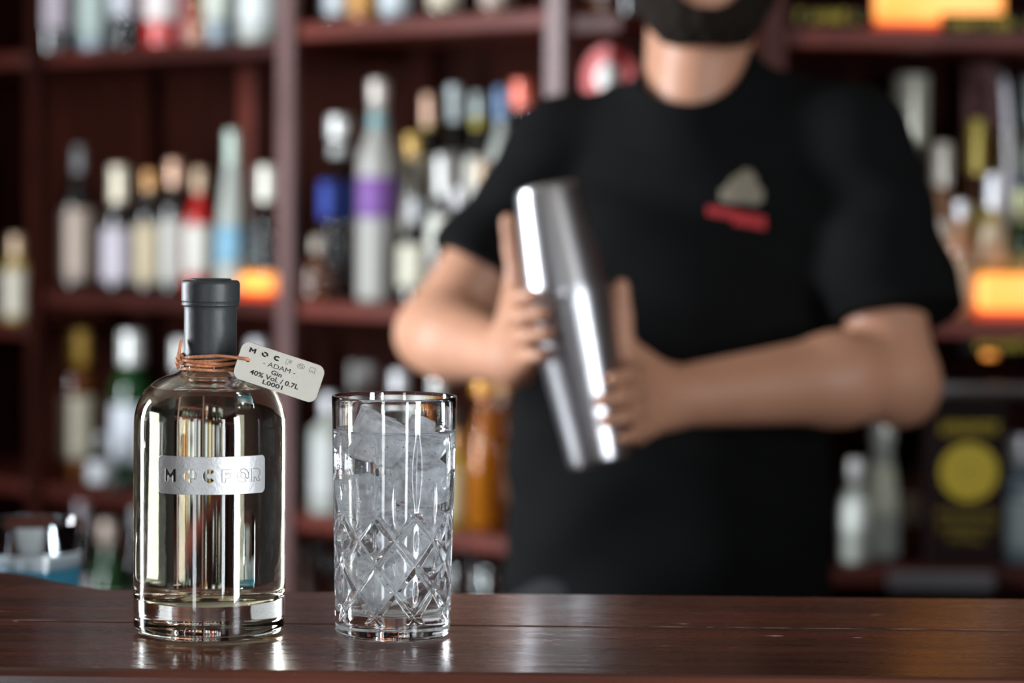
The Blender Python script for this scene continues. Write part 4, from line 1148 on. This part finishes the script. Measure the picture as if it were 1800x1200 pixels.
def shirt_sdf(p):
    x, y, z = p[:, 0], p[:, 1], p[:, 2]
    d = loft(p, [(.885, .186, 2.82, .197, .128), (1.0, .186, 2.82, .194, .126), (1.12, .188, 2.82, .190, .124), (1.25, .198, 2.815, .194, .126), (1.35, .206, 2.81, .190, .121), (1.43, .21, 2.815, .150, .100), (1.485, .213, 2.82, .092, .078)], YAW)
    d = smin(d, cap(p, (HX + .050, 2.82, 1.462), SHL, .055, .060), .04)
    d = smin(d, cap(p, (HX - .050, 2.835, 1.442), SHR, .050, .058), .04)
    d = smin(d, cap(p, (HX - .012, 2.775, 1.435), (HX, 2.80, 1.50), .058, .068), .03)
    def sleeve(a, b, tcut, r0, r1, out):
        a, b = np.array(a), np.array(b); e = a + (b - a) * 1.0; L = np.linalg.norm(b - a); dirn = (b - a) / L
        s = cap(p, a, tuple(e + np.array(out)), r0, r1)
        t = (p - n3(a)) @ n3(dirn)
        s = np.maximum(s, t - tcut * L)
        hol = cap(p, tuple(a + (b - a) * (tcut - .22)), tuple(a + (b - a) * 1.3 + np.array(out) * 1.2), .01, r1 - .006)
        return s, hol
    s1, h1 = sleeve(SHR, ELR, .66, .060, .066, (-.004, 0, 0)); s2, h2 = sleeve(SHL, ELL, .76, .062, .085, (.022, .01, 0))
    d = smin(d, s1, .03); d = smin(d, s2, .035)
    # folds pulled towards the arms
    f = .0030 * np.sin(38 * (x * .8 + z * .55) + 2.2 * np.sin(9 * z)) + .0022 * np.sin(61 * (x * .5 - z * .7) + 1.7 * np.sin(13 * x)) + .0015 * np.sin(95 * (z + .3 * x))
    d = d + f * np.clip((1.47 - z) / .06, 0, 1)
    d = np.maximum(d, -h1); d = np.maximum(d, -h2)
    d = np.maximum(d, -ell(p, (HX - .018, 2.750, 1.553), (.076, .112, .088)))
    return d
SHIRT = mat('black_cotton', (.0042, .0045, .0048), .9, spec=.12, bump=.12, bscale=300, vary=.15, vscale=10)
shirt = link('t_shirt', surface_net(shirt_sdf, (-.20, 2.60, .86), (.58, 3.02, 1.56), .004), SHIRT, man, True)
def trouser_sdf(p):
    d = loft(p, [(.82, .186, 2.82, .165, .112), (.93, .186, 2.82, .178, .116), (1.0, .186, 2.82, .176, .114)], YAW)
    for s in (-1, 1):
        hx = .186 + s * .088
        d = smin(d, cap(p, (hx, 2.82, .88), (hx + s * .01, 2.80, .50), .096, .074), .03)
        d = smin(d, cap(p, (hx + s * .01, 2.80, .50), (hx + s * .015, 2.84, .12), .074, .064), .02)
    return np.maximum(d, .055 - p[:, 2])
TROU = mat('black_denim', (.010, .010, .012), .9, bump=.15, bscale=250, vary=.15)
link('trousers', surface_net(trouser_sdf, (-.06, 2.65, .02), (.44, 2.98, 1.04), .007), TROU, man, True)
LEATH = mat('black_leather', (.012, .011, .010), .4, vary=.2)
for s in (-1, 1):
    hx = .186 + s * .105
    link('shoe', surface_net(lambda p: np.maximum(smin(cap(p, (hx, 2.86, .045), (hx + s * .008, 2.70, .038), .046, .042), cap(p, (hx, 2.85, .06), (hx, 2.85, .10), .045, .045), .03), .002 - p[:, 2]),
         (hx - .08, 2.62, -.03), (hx + .08, 2.94, .17), .007), LEATH, man, True)
def beard_sdf(p):
    c = HX; x, y, z = p[:, 0], p[:, 1], p[:, 2] - HD
    ph = p; p = p - n3((0, 0, HD))
    d = head_sdf(ph) - .0100 + .0022 * np.sin(260 * x + 3 * np.sin(90 * z)) * np.sin(210 * z)
    line = z - (1.592 + np.clip(np.abs(x - c) - .030, 0, 1) * 1.25)          # upper edge rising to the ears
    d = smax(d, line, .006)
    d = smax(d, y - 2.800, .004)
    d = smax(d, -ell(p, (c, 2.705, 1.5915), (.027, .030, .0125)), .004)       # lips stay free
    # moustache
    m = head_sdf(ph) - .006
    m = smax(m, ell(p, (c, 2.705, 1.611), (.036, .03, .0095)), .004)
    d = np.minimum(d, m)
    under = ell(p, (c, 2.80, 1.526), (.085, .095, .030))                       # neck under the jaw is shaved
    return smax(d, -under, .006)
HAIR = mat('dark_brown_hair', (.011, .0065, .004), .85, spec=.2, bump=.6, bscale=260, vary=.5, vscale=90)
link('beard', surface_net(beard_sdf, (HX - .11, 2.66, 1.51), (HX + .11, 2.84, 1.70), .0028), HAIR, man, True)
def hair_sdf(p):
    c = HX; p = p - n3((0, 0, HD)); x, y, z = p[:, 0], p[:, 1], p[:, 2]
    d = ell(p, (c, 2.808, 1.684), (.083, .101, .108)) + .002 * np.sin(180 * x + 4 * np.sin(60 * z)) * np.sin(150 * y)
    d = smax(d, (2.735 - y) - (z - 1.72) * .6, .01)
    d = smax(d, 1.64 + np.clip(2.83 - y, 0, 1) * .55 - z, .01)
    for s in (-1, 1): d = smax(d, -ell(p, (c + s * .082, 2.812, 1.655), (.02, .026, .036)), .006)
    return d
link('hair', surface_net(hair_sdf, (HX - .11, 2.69, 1.60), (HX + .11, 2.93, 1.82), .004), HAIR, man, True)
EYEW = mat('eye_white', (.7, .68, .65), .2, vary=.05); IRIS = mat('iris_brown', (.05, .025, .012), .1, vary=.2)
for s in (-1, 1):
    bm = bmesh.new(); bmesh.ops.create_uvsphere(bm, u_segments=16, v_segments=10, radius=.0122)
    me = bpy.data.meshes.new('eye'); bm.to_mesh(me); bm.free()
    for v in me.vertices: v.co += Vector((HX + s * .033, 2.7235, 1.665 + HD))
    e = link('eye', me, EYEW, man, True)
    me = lathe([(0, 0), (.0055, 0), (.005, .001), (0, .0014)], 16)
    for v in me.vertices: v.co = Vector((v.co.x + HX + s * .033, 2.7122 - v.co.z, 1.665 + HD + v.co.y))
    link('iris', me, IRIS, e, True)
# collar rib and chest print, laid on the shirt surface
bv_ = BVHTree.FromPolygons([v.co for v in shirt.data.vertices], [tuple(p.vertices) for p in shirt.data.polygons])
def lay(x, z, off=.0012):
    h = bv_.ray_cast(Vector((x, 2.3, z)), Vector((0, 1, 0)))
    return Vector((x, h[0].y - off, z)) if h[0] else Vector((x, 2.69, z))
LOGO = mat('tan_grey_print', (.22, .19, .14), .7, vary=.25, vscale=150); LOGR = mat('red_print', (.50, .035, .04), .7, vary=.15, vscale=150)
def P2(px, py, Y=2.69): return (px + (py - 600) * .0105 - 900) / FPX * Y, EYE.z - (py - 370 - (px - 900) * .0105) / FPX * Y
def decal(poly, nm, m):
    x0, x1 = min(p[0] for p in poly), max(p[0] for p in poly); z0, z1 = min(p[1] for p in poly), max(p[1] for p in poly)
    n = 26; v = {}; f = []; st = max(x1 - x0, z1 - z0) / n
    def inside(x, z):
        r = False
        for i in range(len(poly)):
            a, b = poly[i], poly[i - 1]
            if (a[1] > z) != (b[1] > z) and x < (b[0] - a[0]) * (z - a[1]) / (b[1] - a[1]) + a[0]: r = not r
        return r
    vl = []
    def vid(i, j):
        if (i, j) not in v: v[(i, j)] = len(vl); vl.append(lay(x0 + i * st, z0 + j * st))
        return v[(i, j)]
    for i in range(n + 1):
        for j in range(n + 1):
            if inside(x0 + (i + .5) * st, z0 + (j + .5) * st): f.append((vid(i, j), vid(i + 1, j), vid(i + 1, j + 1), vid(i, j + 1)))
    o = link(nm, pyd(vl, f), m, shirt, True)
    sm = o.modifiers.new('thickness', 'SOLIDIFY'); sm.thickness = .0008; sm.offset = 1
lobes = [(1265, 352), (1266, 335), (1278, 326), (1286, 312), (1300, 306), (1308, 298), (1320, 300), (1330, 312), (1332, 326), (1341, 336), (1340, 352), (1330, 360), (1300, 356), (1280, 358)]
decal([P2(*q) for q in lobes], 'shirt_emblem', LOGO)
for k in range(9):
    a = 1243 + k * 11.5; dy = k * 2.1
    decal([P2(a, 362 + dy), P2(a + 9.5, 363 + dy), P2(a + 9.5, (378 if k < 4 else 386) + dy), P2(a, (377 if k < 4 else 385) + dy)], 'shirt_lettering', LOGR)
